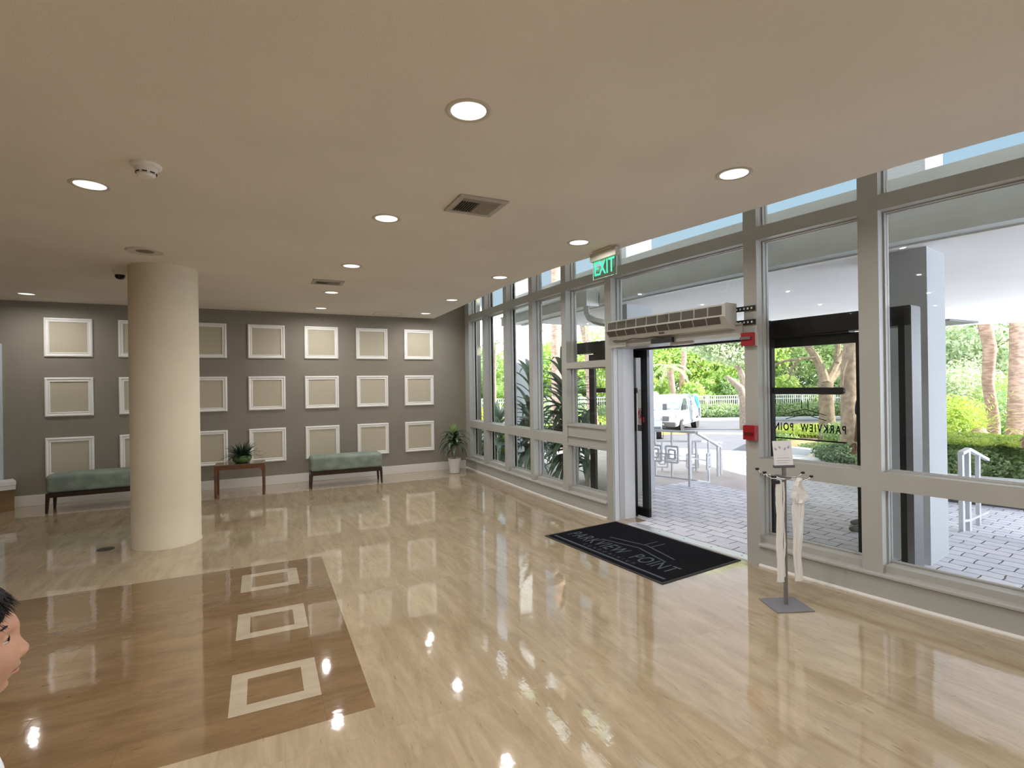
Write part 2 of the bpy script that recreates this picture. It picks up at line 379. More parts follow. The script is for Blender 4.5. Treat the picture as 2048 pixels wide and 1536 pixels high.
# ---------------------------------------------------------------- the curved window wall in plan
H = 2.865; D = 9.468
def F(y): return 3.575 + .0193*max(0.0, 7-y)**2
def dF(y): return -.0386*max(0.0, 7-y)
def cp(y, d=0, z=0):
    n = Vector((1, -dF(y), 0)).normalized()
    return Vector((F(y), y, z)) + n*d
def crange(y0, y1, step=.3):
    n = max(1, int(math.ceil(abs(y1-y0)/step))); return [y0+(y1-y0)*i/n for i in range(n+1)]
def cbox(mb, y0, y1, z0, z1, d0, d1, mi=0, step=.35):
    ys = crange(y0, y1, step)
    for a, b in zip(ys[:-1], ys[1:]):
        mb.hexa([cp(a, d0, z0), cp(a, d1, z0), cp(b, d1, z0), cp(b, d0, z0), cp(a, d0, z1), cp(a, d1, z1), cp(b, d1, z1), cp(b, d0, z1)], mi)
    return mb
def csweep(mb, ys, prof, mi=0, curve=cp):
    """sweep a closed (d,z) profile along the wall curve"""
    n = len(prof); vs = []; fs = []
    for y in ys: vs += [curve(y, d, z) for d, z in prof]
    for i in range(len(ys)-1):
        for k in range(n):
            j = (k+1) % n; fs.append((i*n+k, i*n+j, (i+1)*n+j, (i+1)*n+k))
    fs.append(tuple(range(n))); fs.append(tuple(reversed([(len(ys)-1)*n+k for k in range(n)])))
    return mb.add(vs, fs, mi)
_sy = [-6, -2, 1.25, 1.76, 2.7, 3.7, 4.93, 6.15, 7.74, 9.7]
_sx = [6.2, 4.60, 3.547, 3.426, 3.275, 3.095, 2.905, 2.85, 2.905, 2.955]
def Sx(y): return float(np.interp(y, _sy, _sx))

# ---------------------------------------------------------------- room shell
YB = -6.0; XL = -9.0
def build_floor():
    xs = sorted({XL, -.166, -.086, .184, .264, .494, 2.9}); 
    sq = [(2.878, 3.298), (3.94, 4.36), (5.0-.41+.0, 5.01)]
    sq = [(2.878, 3.297), (3.735, 4.155), (4.59, 5.01)]
    ysl = {YB, 2.641, 5.228, D}
    for a, b in sq: ysl |= {a, a+.08, b-.08, b}
    ysl = sorted(ysl); mb = MB()
    for i in range(len(xs)-1):
        for j in range(len(ysl)-1):
            cx = (xs[i]+xs[i+1])/2; cy = (ysl[j]+ysl[j+1])/2; mi = 0
            if cx < .494 and 2.641 < cy < 5.228: mi = 1
            for a, b in sq:
                if -.166 < cx < .264 and a < cy < b and not (-.086 < cx < .184 and a+.08 < cy < b-.08): mi = 2
            mb.add([(xs[i], ysl[j], 0), (xs[i+1], ysl[j], 0), (xs[i+1], ysl[j+1], 0), (xs[i], ysl[j+1], 0)], [(0, 1, 2, 3)], mi)
    ys = crange(YB, D, .25)
    for a, b in zip(ys[:-1], ys[1:]):
        mb.add([(2.9, a, 0), cp(a, .03), cp(b, .03), (2.9, b, 0)], [(0, 1, 2, 3)], 0)
    o = mb.build('floor', [M_stone, M_stone_d, M_stone_b]); S(o); return o
build_floor()
mb = MB(); ys = crange(YB, D, .2)
for a, b in zip(ys[:-1], ys[1:]):
    mb.hexa([(XL, a, H), (Sx(a), a, H), (Sx(b), b, H), (XL, b, H), (XL, a, H+.6), (Sx(a), a, H+.6), (Sx(b), b, H+.6), (XL, b, H+.6)])
    mb.hexa([(Sx(a), a, H+.56), cp(a, .2, H+.56), cp(b, .2, H+.56), (Sx(b), b, H+.56), (Sx(a), a, H+.7), cp(a, .2, H+.7), cp(b, .2, H+.7), (Sx(b), b, H+.7)])
S(mb.build('ceiling', M_ceil))
S(MB().box(XL-.2, 3.9, D, D+.2, -.1, H+.7).build('wall_back', M_wall))
S(MB().box(XL-.2, XL, YB, D, -.1, H+.7).build('wall_left', M_ceil))
S(MB().box(XL-.2, 7.5, YB-.2, YB, -.1, H+.7).build('wall_front', M_ceil))
mb = MB(); cbox(mb, YB, -.49, 0, H+.7, 0, .2); S(mb.build('wall_right', M_ceil))
S(MB().rbox(XL, 3.56, D-.018, D, 0, .150, .004, 2).build('baseboard_back', M_base))
S(MB().box(-3.32, -3.2, D-.05, D-.0, .0, 2.26).build('trim_left', mat('pale_blue_trim', (.55, .62, .66), .5)))

# low kick wall + sill + shoe, left and right of the door
k = 1
for y0, y1 in ((5.02, D), (-.49, 3.12)):
    mb = MB(); cbox(mb, y0, y1, 0, .178, 0, .16)
    o = S(mb.build('wall_right', M_fac))
    mb = MB(); csweep(mb, crange(y0, y1, .2), [(-.024, .176), (-.024, .190), (.0, .198), (.04, .202), (.04, .25), (.17, .265), (.17, .176)])
    S(mb.build('trim_%d' % k, M_fac)); k += 1
    mb = MB(); csweep(mb, crange(y0, y1, .2), [(0, 0), (-.02, 0), (-.02, .010), (-.015, .018), (-.006, .022), (0, .022)])
    S(mb.build('baseboard_right', M_base))
# mullions: (y0,y1)
MU = [(9.262, D), (8.471, 8.593), (7.572, 7.696), (6.695, 6.802), (5.807, 5.917), (4.911, 5.022), (3.114, 3.233), (2.214, 2.343), (1.31, 1.43), (.41, .53), (-.49, -.37)]
for i, (a, b) in enumerate(MU):
    mb = MB(); z0 = 0 if i in (5, 6) else .18
    cbox(mb, a, b, z0, H+.58, 0, .085); cbox(mb, a-.012, b+.012, z0, H+.58, .085, .165)
    S(mb.build('trim_%d' % k, M_fac)); k += 1

def window(n, y0, y1, muntins, panes, extra=None):
    """bars are (z0,z1); panes are (z0,z1)"""
    w = thing('window_%d' % n, None, None); S(w); mb = MB()
    for z0, z1 in muntins:
        cbox(mb, y0, y1, z0, z1, .0, .085); cbox(mb, y0, y1, z0-.008, z1+.008, .085, .165)
    if extra: extra(mb)
    mb.build('window_frame', M_fac, w)
    for z0, z1 in panes:
        g = MB(); ys = [y0, y1]
        g.add([cp(y0, .13, z0), cp(y1, .13, z0), cp(y1, .13, z1), cp(y0, .13, z1)], [(0, 1, 2, 3)])
        # the slim glazing bead round the pane
        g.build('pane', M_glass, w)
        b = MB()
        for (ya, yb, za, zb) in ((y0, y1, z0, z0+.012), (y0, y1, z1-.012, z1), (y0, y0+.012, z0, z1), (y1-.012, y1, z0, z1)):
            cbox(b, ya, yb, za, zb, .118, .142)
        b.build('glazing_bead', M_fac, w)
    return w
TB = (2.818, 2.93); MR = (.80, .928)
std = ([TB, MR], [(.262, .80), (.928, 2.818), (2.93, 3.42)])
window(1, MU[1][1], MU[0][0], *std)
window(2, MU[2][1], MU[1][0], *std)
window(3, MU[3][1], MU[2][0], *std)
window(4, MU[4][1], MU[3][0], *std)
def w5x(mb):
    y0, y1 = MU[5][1], MU[4][0]
    cbox(mb, y0, y1, .815, 1.062, .012, .12)
    cbox(mb, y0, y1, 1.052, 1.072, -.006, .03); cbox(mb, y0, y1, .918, .930, -.008, .02)
window(5, MU[5][1], MU[4][0], [TB, (1.795, 1.872), (.80, .83), (1.06, 1.075)], [(.262, .80), (1.075, 1.795), (1.872, 2.818), (2.93, 3.42)], w5x)
def w6x(mb):
    cbox(mb, MU[6][1], MU[5][0], 2.0, 2.10, -.03, .33)      # door head, runs out over the sliding doors
    cbox(mb, MU[6][1], MU[5][0], 2.10, 2.115, -.05, .1)
window(6, MU[6][1], MU[5][0], [TB], [(2.115, 2.818), (2.93, 3.42)], w6x)
window(7, MU[7][1], MU[6][0], *std)
window(8, MU[8][1], MU[7][0], *std)
window(9, MU[9][1], MU[8][0], *std)
window(10, MU[10][1], MU[9][0], *std)
# white stucco door jambs
mb = MB(); cbox(mb, 4.905, 5.0, 0, 2.0, .02, .335); S(mb.build('trim_%d' % k, M_stucco)); k += 1
mb = MB(); cbox(mb, 3.17, 3.233, 0, 2.0, .02, .2); S(mb.build('trim_%d' % k, M_stucco)); k += 1
# threshold plates
mb = MB(); cbox(mb, 3.25, 4.90, -.03, .004, .03, .06); mb2 = MB()
thr = thing('door_threshold', 'silver ribbed metal threshold plate across the open entrance doorway', 'threshold', cp(4.07, .1, 0))
def rel(mbx, o):
    L0 = Matrix.Translation(-o.location); mbx.v = [tuple(L0 @ Vector(v)) for v in mbx.v]; return mbx
mb = MB(); csweep(mb, crange(3.24, 4.72, .2), [(.03, -.02), (.03, .002), (.045, .008), (.16, .008), (.19, -.012), (.19, -.02)])
rel(mb, thr).build('ramp_plate', M_alu, thr)
for i in range(5):
    p = cp(3.35+i*.32, .10, .009); mb = MB(); mb.lathe([(.0, .002), (.007, .0015), (.008, -.001)], 10, M=Matrix.Translation(p)); rel(mb, thr).build('screw', M_steel, thr)
mb = MB(); cbox(mb, 4.72, 4.905, -.03, .0, .03, .33); S(mb.build('trim_%d' % k, M_stone)); k += 1
mb = MB(); cbox(mb, 3.23, 4.72, -.03, -.004, .03, .35); S(mb.build('trim_%d' % k, M_paver)); k += 1

# ---------------------------------------------------------------- sliding door assembly outside the wall
DB = -.113
def dp(y, o=0, z=0):
    t = Vector((DB, 1, 0)).normalized(); n = Vector((t.y, -t.x, 0)); x = 4.02 + DB*(y-4.9)
    return Vector((x, y, z)) + n*o
def dbox(mb, y0, y1, z0, z1, o0, o1, mi=0):
    return mb.hexa([dp(y0, o0, z0), dp(y0, o1, z0), dp(y1, o1, z0), dp(y1, o0, z0), dp(y0, o0, z1), dp(y0, o1, z1), dp(y1, o1, z1), dp(y1, o0, z1)], mi)
door = thing('door_1', None, None); S(door)
mb = MB(); dbox(mb, 2.17, 6.06, 2.0, 2.147, 0, .16); mb.build('header', M_black, door)
mb = MB(); dbox(mb, 2.6, 5.7, 1.985, 2.0, .02, .12); mb.build('track', M_blackg, door)
for y0, y1, m, o0, o1, nm in ((2.21, 2.25, M_black, 0, .16, 'end_post'), (3.24, 3.285, M_black, 0, .05, 'frame_post'), (4.965, 5.02, M_black, 0, .05, 'frame_post')):
    mb = MB(); dbox(mb, y0, y1, 0, 2.0, o0, o1); mb.build(nm, m, door)
mb = MB(); dbox(mb, 2.165, 2.209, 0, 2.14, .0, .16); mb.build('end_post', mat('grey_post', (.13, .125, .13), .5), door)
def leaf(y0, y1, near_low):
    # near_low: True when the closing stile is at the low-y end
    lf = MB(); w0, w1 = (.10, .08)
    dbox(lf, y0, y0+(.055 if not near_low else .10), 0.01, 1.985, .06, .10)
    dbox(lf, y1-(.10 if not near_low else .10), y1, 0.01, 1.985, .06, .10)
    dbox(lf, y0, y1, 1.90, 1.985, .06, .10)
    dbox(lf, y0, y1, .01, .11 if near_low else .06, .06, .10)
    o = lf.build('sliding_leaf', M_black, door)
    g = MB(); g.add([dp(y0+.05, .08, .06), dp(y1-.05, .08, .06), dp(y1-.05, .08, 1.90), dp(y0+.05, .08, 1.90)], [(0, 1, 2, 3)])
    g.build('door_pane', M_dglass, o); return o
lf_r = leaf(2.513, 3.45, False); lf_l = leaf(4.80, 5.83, True)
def pushbar(lf, y0, y1, yr):
    # flat bar with one rounded end at yr
    mb = MB(); z0, z1 = 1.478, 1.537; zc = (z0+z1)/2; r = (z1-z0)/2; s = 1 if yr < (y0+y1)/2 else -1
    pr = []
    for i in range(13):
        a = math.pi/2 + math.pi*i/12; pr.append((yr + s*r + s*math.cos(a)*r, zc + math.sin(a)*r))
    far = y1 if yr == y0 else y0
    pr += [(far, z0), (far, z1)]
    vs = [dp(y, .02, z) for y, z in pr] + [dp(y, .055, z) for y, z in pr]; n = len(pr)
    mb.add(vs, [tuple(range(n)), tuple(reversed(range(n, 2*n)))] + [(i, (i+1) % n, n+(i+1) % n, n+i) for i in range(n)])
    mb.build('push_bar', M_blackg, lf)
pushbar(lf_r, 2.645, 3.40, 2.645); pushbar(lf_l, 4.95, 5.65, 5.65)
# lettering on the right hand leaf: written for readers outside, so it shows mirrored from the lobby
tdir = Vector((DB, 1, 0)).normalized(); tn = Vector((tdir.y, -tdir.x, 0))
def dmat(y, z, o=.085):
    p = dp(y, o, z); X = tdir; Yv = Vector((0, 0, 1)); Z = X.cross(Yv)
    return Matrix(((X.x, Yv.x, Z.x, p.x), (X.y, Yv.y, Z.y, p.y), (X.z, Yv.z, Z.z, p.z), (0, 0, 0, 1)))
YC = 2.99
text_mesh('lettering', 'PARKVIEW  POINT', .097, dmat(YC, 1.148), M_black, lf_r, .0008, .66, 1.3, .0022)
text_mesh('lettering', 'CONDOMINIUM', .030, dmat(YC, 1.098), M_black, lf_r, .0008, .7, 2.3, .0008)
mb = MB(); dbox(mb, 2.655, 3.33, 1.070, 1.082, .083, .087)
for y, zt in ((3.02, 1.424), (2.965, 1.424)): dbox(mb, y-.003, y+.003, 1.345, zt, .083, .087)
for zz in (1.345, 1.300):
    for s in (1, -1):
        a = dp(YC, .085, zz); b = dp(YC + s*.175, .085, zz-.048); mb.bar(a, b, .003, .006)
mb.build('emblem', M_black, lf_r)
# stickers on the left leaf glass strip
mb = MB(); dbox(mb, 4.905, 4.96, 1.30, 1.52, .070, .074); mb.build('notice_sticker', M_paper, lf_l)
mb = MB(); dbox(mb, 4.905, 4.96, 1.10, 1.295, .070, .074)
st = mb.build('no_smoking_sticker', mat('sticker_pink', (.62, .40, .40), .5), lf_l)
mb = MB(); c0 = dp(4.932, .068, 1.22)
ring = [c0 + tdir*math.cos(a)*.024 + Vector((0, 0, math.sin(a)*.045)) for a in [2*math.pi*i/20 for i in range(21)]]
mb.tube(ring, .004, 6, caps=False); mb.bar(c0 + Vector((0, 0, -.035)) - tdir*.015, c0 + Vector((0, 0, .035)) + tdir*.015, .003, .007)
mb.build('prohibition_ring', M_red, st)
mb = MB(); dbox(mb, 4.90, 4.965, 1.02, 1.095, .062, .074); mb.build('lock_box', M_dkgrey, lf_l)
mb = MB(); dbox(mb, 4.85, 4.875, 1.13, 1.19, .056, .061); mb.build('red_label', M_red, lf_l)
# motion sensor under the head
o = thing('motion_sensor', 'small black motion sensor under the door head below the air curtain', 'sensor', cp(4.08, -.06, 2.0))
mb = MB(); cbox(mb, 3.95, 4.22, 2.0, 2.05, -.085, -.05); rel(mb, o).build('housing', M_blackg, o)
o2 = MB(); cbox(o2, 3.82, 4.06, 1.975, 1.998, .02, .09); x = o2.build('safety_sensor', M_white); tag(x, 'pale safety sensor strip hung under the white door head', 'sensor')

# ---------------------------------------------------------------- round column, wall panels
mb = MB(); mb.lathe([(.316, 0), (.316, .012), (.3105, .02), (.3095, .5), (.3095, 2.3), (.3095, H)], 96)
o = mb.build('round_column', M_cream, smooth=True); o.location = (-.906, 6.498, 0)
tag(o, 'thick round cream plaster column standing on the polished lobby floor', 'column')

def picture_frame():
    r = thing('wall_panel', '', 'wall panel'); w = .553; h = .555; mb = MB()
    prof = [(0, 0), (0, .012), (.008, .024), (.022, .026), (.030, .016), (.046, .014), (.054, .020), (.062, .012), (.062, 0)]   # inset, relief
    rows = []
    for ins, rel_ in prof:
        rows.append([(-w/2+ins, -rel_, -h/2+ins), (w/2-ins, -rel_, -h/2+ins), (w/2-ins, -rel_, h/2-ins), (-w/2+ins, -rel_, h/2-ins)])
    vs = [v for rr in rows for v in rr]; fs = []
    for i in range(len(rows)-1):
        for kk in range(4): j = (kk+1) % 4; fs.append((i*4+kk, i*4+j, (i+1)*4+j, (i+1)*4+kk))
    mb.add(vs, fs); mb.build('moulding', M_trim, r)
    MB().box(-w/2+.055, w/2-.055, -.006, 0, -h/2+.055, h/2-.055).build('panel_field', M_panel, r)
    return r
pf = picture_frame(); first = True
rowz = [2.365, 1.515, .66]; rown = ['top', 'middle', 'bottom']
pos = ['far left, nearest the boxes', 'left of the round column, half hidden by it', 'right of the round column, partly hidden by it', 'above or behind the wooden side table',
       'over the left half of the right bench', 'over the right half of the right bench', 'nearest the window wall']
coln = ['column at the far left beside the stacked boxes', 'column cut off by the left side of the round column', 'column just right of the round column', 'column above the right end of the wooden table',
        'column over the left end of the green bench', 'column over the right end of the green bench', 'column nearest the windows and white plant pot']
for ci in range(7):
    for ri in range(3):
        o = pf if first else copy_tree(pf); first = False
        o.location = (-2.475 + .8545*ci, D-.001, rowz[ri])
        o['label'] = 'white framed square panel, %s row, %s' % (rown[ri], coln[ci]); o['group'] = 'white framed panels on the back wall'

# ---------------------------------------------------------------- ceiling fittings
def downlight():
    r = thing('ceiling_light', '', 'ceiling light', (0, 0, H))
    MB().lathe([(.082, -.001), (.086, -.004), (.100, -.005), (.108, -.001), (.108, 0)], 40).build('trim_ring', M_offw, r, smooth=True)
    MB().lathe([(.084, -.0012), (.06, -.0015), (.03, -.0016)], 32, cap1=True).build('lens', mat('lamp_lens', (.9, .9, .9), .3, emit=(1, .98, .95), estr=1.05), r)
    ld = bpy.data.lights.new('lamp', 'AREA'); ld.shape = 'DISK'; ld.size = .045; ld.energy = LAMP_W; ld.color = (1.0, .97, .93); ld.spread = math.radians(170)
    lo = bpy.data.objects.new('lamp', ld); link(lo, r); lo.location = (0, 0, -.012)
    return r
dl = downlight(); first = True
named = {(0.878, 2.235): 'largest and nearest round downlight, brightest on the ceiling above centre', (-.932, 3.996): 'round downlight left of the smoke detector',
    (.867, 3.925): 'round downlight between the smoke detector and the nearer air vent', (2.614, 2.253): 'round downlight nearest the windows, above and right of the exit sign',
    (.868, 5.615): 'round downlight just in front of the farther air vent', (2.583, 3.921): 'round downlight beside the green exit sign',
    (2.554, 5.568): 'third round downlight along the window side, before the corner', (.863, 7.289): 'round downlight behind the farther air vent',
    (.878, 8.80): 'round downlight above the back wall between the column and the ceiling hatch', (2.562, 7.301): 'fourth round downlight along the window side',
    (2.607, 8.83): 'farthest round downlight, in the corner by the windows', (-2.72, 8.78): 'round downlight at far left above the boxes'}
for (x, y), lb in named.items():
    o = dl if first else copy_tree(dl); first = False; o.location = (x, y, H); retag(o, lb); o['group'] = 'round downlights in the lobby ceiling'
for x, y in ((-.93, 2.235), (-2.72, 2.24), (-2.72, 3.95), (.87, .55), (-.93, .55), (2.61, .55), (-2.72, .55), (.87, -1.2), (2.61, -1.2),
             (-.93, -1.2), (-2.72, -1.2), (.87, -3.0), (2.61, -3.0), (-.93, -3), (-2.72, -3), (4.3, -1.2), (4.3, -3)):
    o = copy_tree(dl); o.location = (x, y, H); retag(o, 'round downlight in the part of the lobby ceiling behind or left of the viewer'); o['group'] = 'round downlights out of view'

o = thing('smoke_detector', 'white round smoke detector with dark slots on the ceiling', 'smoke detector', (-.567, 3.517, H))
MB().lathe([(.075, 0), (.075, -.012), (.068, -.018), (.055, -.02)], 32, cap1=True).build('base_plate', M_white, o, smooth=True)
MB().lathe([(.055, -.018), (.052, -.045), (.05, -.046), (.044, -.052), (.046, -.058), (.036, -.068), (.0, -.07)], 32).build('sensor_head', M_white, o, smooth=True)
mb = MB()
for i in range(8):
    a = 2*math.pi*i/8; mb.box(.047, .051, -.012, .012, -.052, -.045, M=Matrix.Rotation(a, 4, 'Z'))
mb.build('vent_slot', M_grille, o)
o = thing('ceiling_speaker', 'flat round ceiling speaker with a brown centre in front of the column', 'speaker', (-.937, 5.705, H))
MB().lathe([(.150, 0), (.150, -.004), (.142, -.010), (.115, -.008), (.07, -.004)], 40).build('rim', M_offw, o, smooth=True)
MB().lathe([(.072, -.005), (.03, -.007), (.0, -.007)], 32).build('speaker_grille', mat('speaker_brown', (.20, .16, .13), .7), o)
o = thing('dome_camera', 'small dome security camera hanging from the ceiling left of the column', 'camera', (-1.32, 6.70, H))
MB().lathe([(.066, 0), (.064, -.012), (.052, -.05), (.05, -.055)], 32, cap1=True).build('camera_body', M_white, o, smooth=True)
MB().lathe([(.047, -.05), (.046, -.07), (.036, -.09), (.018, -.10), (0, -.102)], 32).build('dark_dome', mat('smoked_dome', (.01, .01, .01), .1), o, smooth=True)

def vent(name, x0, x1, y0, y1, label):
    o = thing(name, label, 'air vent', ((x0+x1)/2, (y0+y1)/2, H), group='ceiling air vents'); w = (x1-x0)/2; h = (y1-y0)/2
    mb = MB(); t = .045
    for a in ((-w, w, -h, -h+t), (-w, w, h-t, h), (-w, -w+t, -h+t, h-t), (w-t, w, -h+t, h-t)): mb.rbox(a[0], a[1], a[2], a[3], -.012, 0, .004, 1)
    mb.build('vent_frame', M_grillem, o)
    MB().box(-w+t, w-t, -h+t, h-t, -.002, 0).build('dark_duct', M_grille, o)
    for i in range(5):
        mb = MB(); yy = -h+t+.004 + i*.011
        mb.box(-w+t, w-t, yy, yy+.0015, -.012, -.002, M=None); mb.build('side_slat', M_grillem, o)
    n = 16
    for i in range(n):
        xx = -w+t+.006 + (2*(w-t)-.01)*i/(n-1); ang = math.radians(38 if i < n/2 else -38)
        mb = MB(); mb.box(-.001, .001, -h+t+.058, h-t, -.009, .004, M=Matrix.Translation((xx, 0, -.007)) @ Matrix.Rotation(ang, 4, 'Y')); mb.build('slat', M_grillem, o)
    return o
vent('ceiling_vent', 1.2, 1.56, 3.22, 3.57, 'square metal air vent with angled slats, nearer of the two on the ceiling')
vent('ceiling_vent', .56, .92, 6.44, 6.72, 'smaller looking metal air vent farther away on the ceiling, behind a downlight')
mb = MB()
for a in ((1.78, 2.24, 8.92, 8.926), (1.78, 2.24, 9.28, 9.286), (1.78, 1.786, 8.92, 9.286), (2.234, 2.24, 8.92, 9.286)): mb.box(a[0], a[1], a[2], a[3], H-.0015, H+.001)
hh = thing('ceiling_hatch', 'flush square access hatch in the ceiling near the back wall', 'hatch', (2.01, 9.1, H)); rel(mb, hh).build('hatch_gap', mat('gap_brown', (.25, .21, .17), .8), hh)
MB().box(-.222, .222, -.172, .172, -.001, .0005).build('hatch_panel', M_ceil, hh)

# exit sign
ex = thing('exit_sign', 'edge lit clear exit sign with green letters hanging at the ceiling edge', 'exit sign', (2.93, 4.02, 0))
tx = Vector((-.07, 1, 0)).normalized()
EM = Matrix(((tx.x, tx.y, 0, 0), (tx.y, -tx.x, 0, 0), (0, 0, 1, 0), (0, 0, 0, 1)))   # local x = along the sign
MB().rbox(-.13, .13, -.045, .045, H-.018, H, .006, 2, M=EM).build('mounting_plate', M_offw, ex)
MB().rbox(-.185, .185, -.028, .028, 2.772, 2.85, .006, 2, M=EM).build('housing', M_offw, ex)
MB().add([EM @ Vector(v) for v in ((-.17, 0, 2.60), (.17, 0, 2.60), (.17, 0, 2.775), (-.17, 0, 2.775))], [(0, 1, 2, 3)]).build('clear_plate', M_eglass, ex)
mb = MB()
for q_ in ((-.17, -.168, 2.60, 2.775), (.168, .17, 2.60, 2.775), (-.168, .168, 2.60, 2.602)): mb.box(q_[0], q_[1], -.003, .003, q_[2], q_[3], M=EM)
mb.build('lit_edge', mat('edge_green', (.3, .55, .42), .3), ex)
# reading direction as seen from the lobby: left = far end, right = near end
TM = Matrix(((-tx.x, 0, -1, -.006), (-tx.y, 0, 0, 0), (0, 1, 0, 2.632), (0, 0, 0, 1)))
text_mesh('exit_lettering', 'EXIT', .195, TM, M_exit, ex, .0015, .74, 1.0)

# ---------------------------------------------------------------- air curtain above the door
ac = thing('air_curtain', 'long off-white air curtain unit with brown grilles mounted over the doorway', 'air curtain', cp(4.0, -.1, 2.1))
AY0, AY1 = 3.30, 4.80; M_acw = mat('air_curtain_offwhite', (.56, .55, .51), .4)
prof = [(-.02, 2.285), (-.155, 2.285), (-.17, 2.28), (-.175, 2.175), (-.09, 2.075), (-.03, 2.062), (-.02, 2.062)]
mb = MB(); csweep(mb, crange(AY0, AY1, .3), prof); rel(mb, ac).build('casing', M_acw, ac)
mb = MB()
for e in (AY0, AY1):
    mb = MB(); csweep(mb, [e-.006, e+.006], [(-.012, 2.292), (-.16, 2.292), (-.182, 2.285), (-.187, 2.170), (-.092, 2.066), (-.012, 2.056)]); rel(mb, ac).build('end_cap', M_acw, ac)
n = 10; st = (AY1-AY0-.06)/n
for i in range(n):
    a = AY0+.03+i*st+.006; b = a+st-.012
    mb = MB(); mb.add([cp(a, -.1745, 2.268), cp(b, -.1745, 2.268), cp(b, -.1775, 2.190), cp(a, -.1775, 2.190)], [(0, 1, 2, 3)]); rel(mb, ac).build('front_grille', M_curt, ac)
    mb = MB(); s = .02
    mb.add([cp(a+s, -.1765, 2.172), cp(b+s, -.1765, 2.172), cp(b+s+.02, -.128, 2.115), cp(a+s+.02, -.128, 2.115)], [(0, 1, 2, 3)]); rel(mb, ac).build('lower_grille', M_curt, ac)
mb = MB(); mb.add([cp(4.02, -.118, 2.1035), cp(4.09, -.118, 2.1035), cp(4.09, -.105, 2.0885), cp(4.02, -.105, 2.0885)], [(0, 1, 2, 3)]); rel(mb, ac).build('maker_mark', M_dkgrey, ac)
# perforated brackets to the right hand post
for z in (2.235, 2.115):
    mb = MB(); csweep(mb, [3.12, 3.31], [(-.02, z+.022), (-.02, z-.022), (-.012, z-.022), (-.012, z+.022)])
    rel(mb, ac).build('slotted_bracket', M_black, ac)
    mb = MB()
    for i in range(5):
        y = 3.15+i*.035; mb.rbox(-.009, .009, -.0015, .0015, -.008, .008, .002, 2, M=Matrix.Translation(cp(y, -.0215, z)) @ Matrix.Rotation(math.radians(80), 4, 'Z'))
    rel(mb, ac).build('bracket_slot', M_paper, ac)
mb = MB(); mb.tube([cp(4.76, -.10, 2.075), cp(4.6, -.10, 2.06), cp(4.45, -.11, 2.075), cp(4.3, -.1, 2.058), cp(4.2, -.09, 2.07), cp(4.05, -.07, 2.05)], .004, 6)
rel(mb, ac).build('loose_cable', M_rubber, ac)
mb = MB(); cbox(mb, 4.62, 4.80, 2.0, 2.07, -.05, .0); rel(mb, ac).build('junction_box', M_fac, ac)
mb = MB(); cbox(mb, 2.47+.7, 5.01, 2.102, 2.145, .17, .33); S(mb.build('trim_%d' % k, M_black)); k += 1

# alarms on the mullion right of the door
am = thing('fire_alarm_strobe', 'red fire alarm strobe with white lens on the post beside the air curtain', 'fire alarm', cp(3.18, -.02, 1.96))
mb = MB(); cbox(mb, 3.125, 3.235, 1.908, 2.022, -.05, -.018); rel(mb, am).build('red_cover', M_red, am)
mb = MB(); cbox(mb, 3.105, 3.225, 1.905, 2.02, -.018, .0); rel(mb, am).build('back_box', M_offw, am)
mb = MB(); cbox(mb, 3.14, 3.238, 1.962, 1.985, -.066, -.05); rel(mb, am).build('strobe_lens', M_chrome, am)
pu = thing('fire_alarm_pull_station', 'red fire alarm pull station box on the post at waist height', 'fire alarm', cp(3.17, -.02, 1.15))
mb = MB(); cbox(mb, 3.118, 3.225, 1.09, 1.215, -.055, .0); rel(mb, pu).build('red_box', M_red, pu)
mb = MB(); cbox(mb, 3.135, 3.21, 1.135, 1.155, -.066, -.055); rel(mb, pu).build('pull_bar', mat('dark_red', (.12, .005, .01), .4), pu)

# ---------------------------------------------------------------- entrance mat
A = Vector((3.672, 4.889, 0)); B = Vector((3.84, 3.291, 0)); C_ = Vector((2.834, 3.184, 0)); ux = (B-A); L_ = ux.length; ux.normalize(); uy = Vector((-ux.y, ux.x, 0))
if (A-C_).dot(uy) < 0: uy = -uy
Wd = 1.01
mt = thing('entrance_mat', 'black rectangular entrance mat printed with a roof emblem and lettering', 'mat', (C_+uy*Wd/2 - ux*L_/2))
# local frame: X = reading direction (towards viewer), Y = up of text (towards the door)
mt.matrix_world = Matrix(((ux.x, uy.x, 0, mt.location.x), (ux.y, uy.y, 0, mt.location.y), (0, 0, 1, 0), (0, 0, 0, 1)))
MB().rbox(-L_/2, L_/2, -Wd/2, Wd/2, .0, .006, .003, 1).build('rubber_border', M_rubber, mt)
MB().box(-L_/2+.03, L_/2-.03, -Wd/2+.03, Wd/2-.03, .006, .0085).build('fibre_surface', M_matf, mt)
text_mesh('lettering', 'PARKVIEW  POINT', .25, Matrix.Translation((-.02, -.285, .0088)), M_matg, mt, .0004, .60, 1.12)
text_mesh('lettering', 'CONDOMINIUM', .058, Matrix.Translation((0, -.368, .0088)), M_matg, mt, .0004, .8, 2.5)
mb = MB(); mb.box(-L_/2+.06, L_/2-.06, -.425, -.40, .0085, .0092)
for x in (.01, .10): mb.box(x, x+.012, .10+.005, .30, .0085, .0092)
for yy in (.115, .0):
    for s in (1, -1): mb.bar((.055, yy, .0088), (.055+s*.42, yy-.10, .0088), .016, .0008, up=(0, 0, 1))
mb.build('roof_emblem', M_matg, mt)

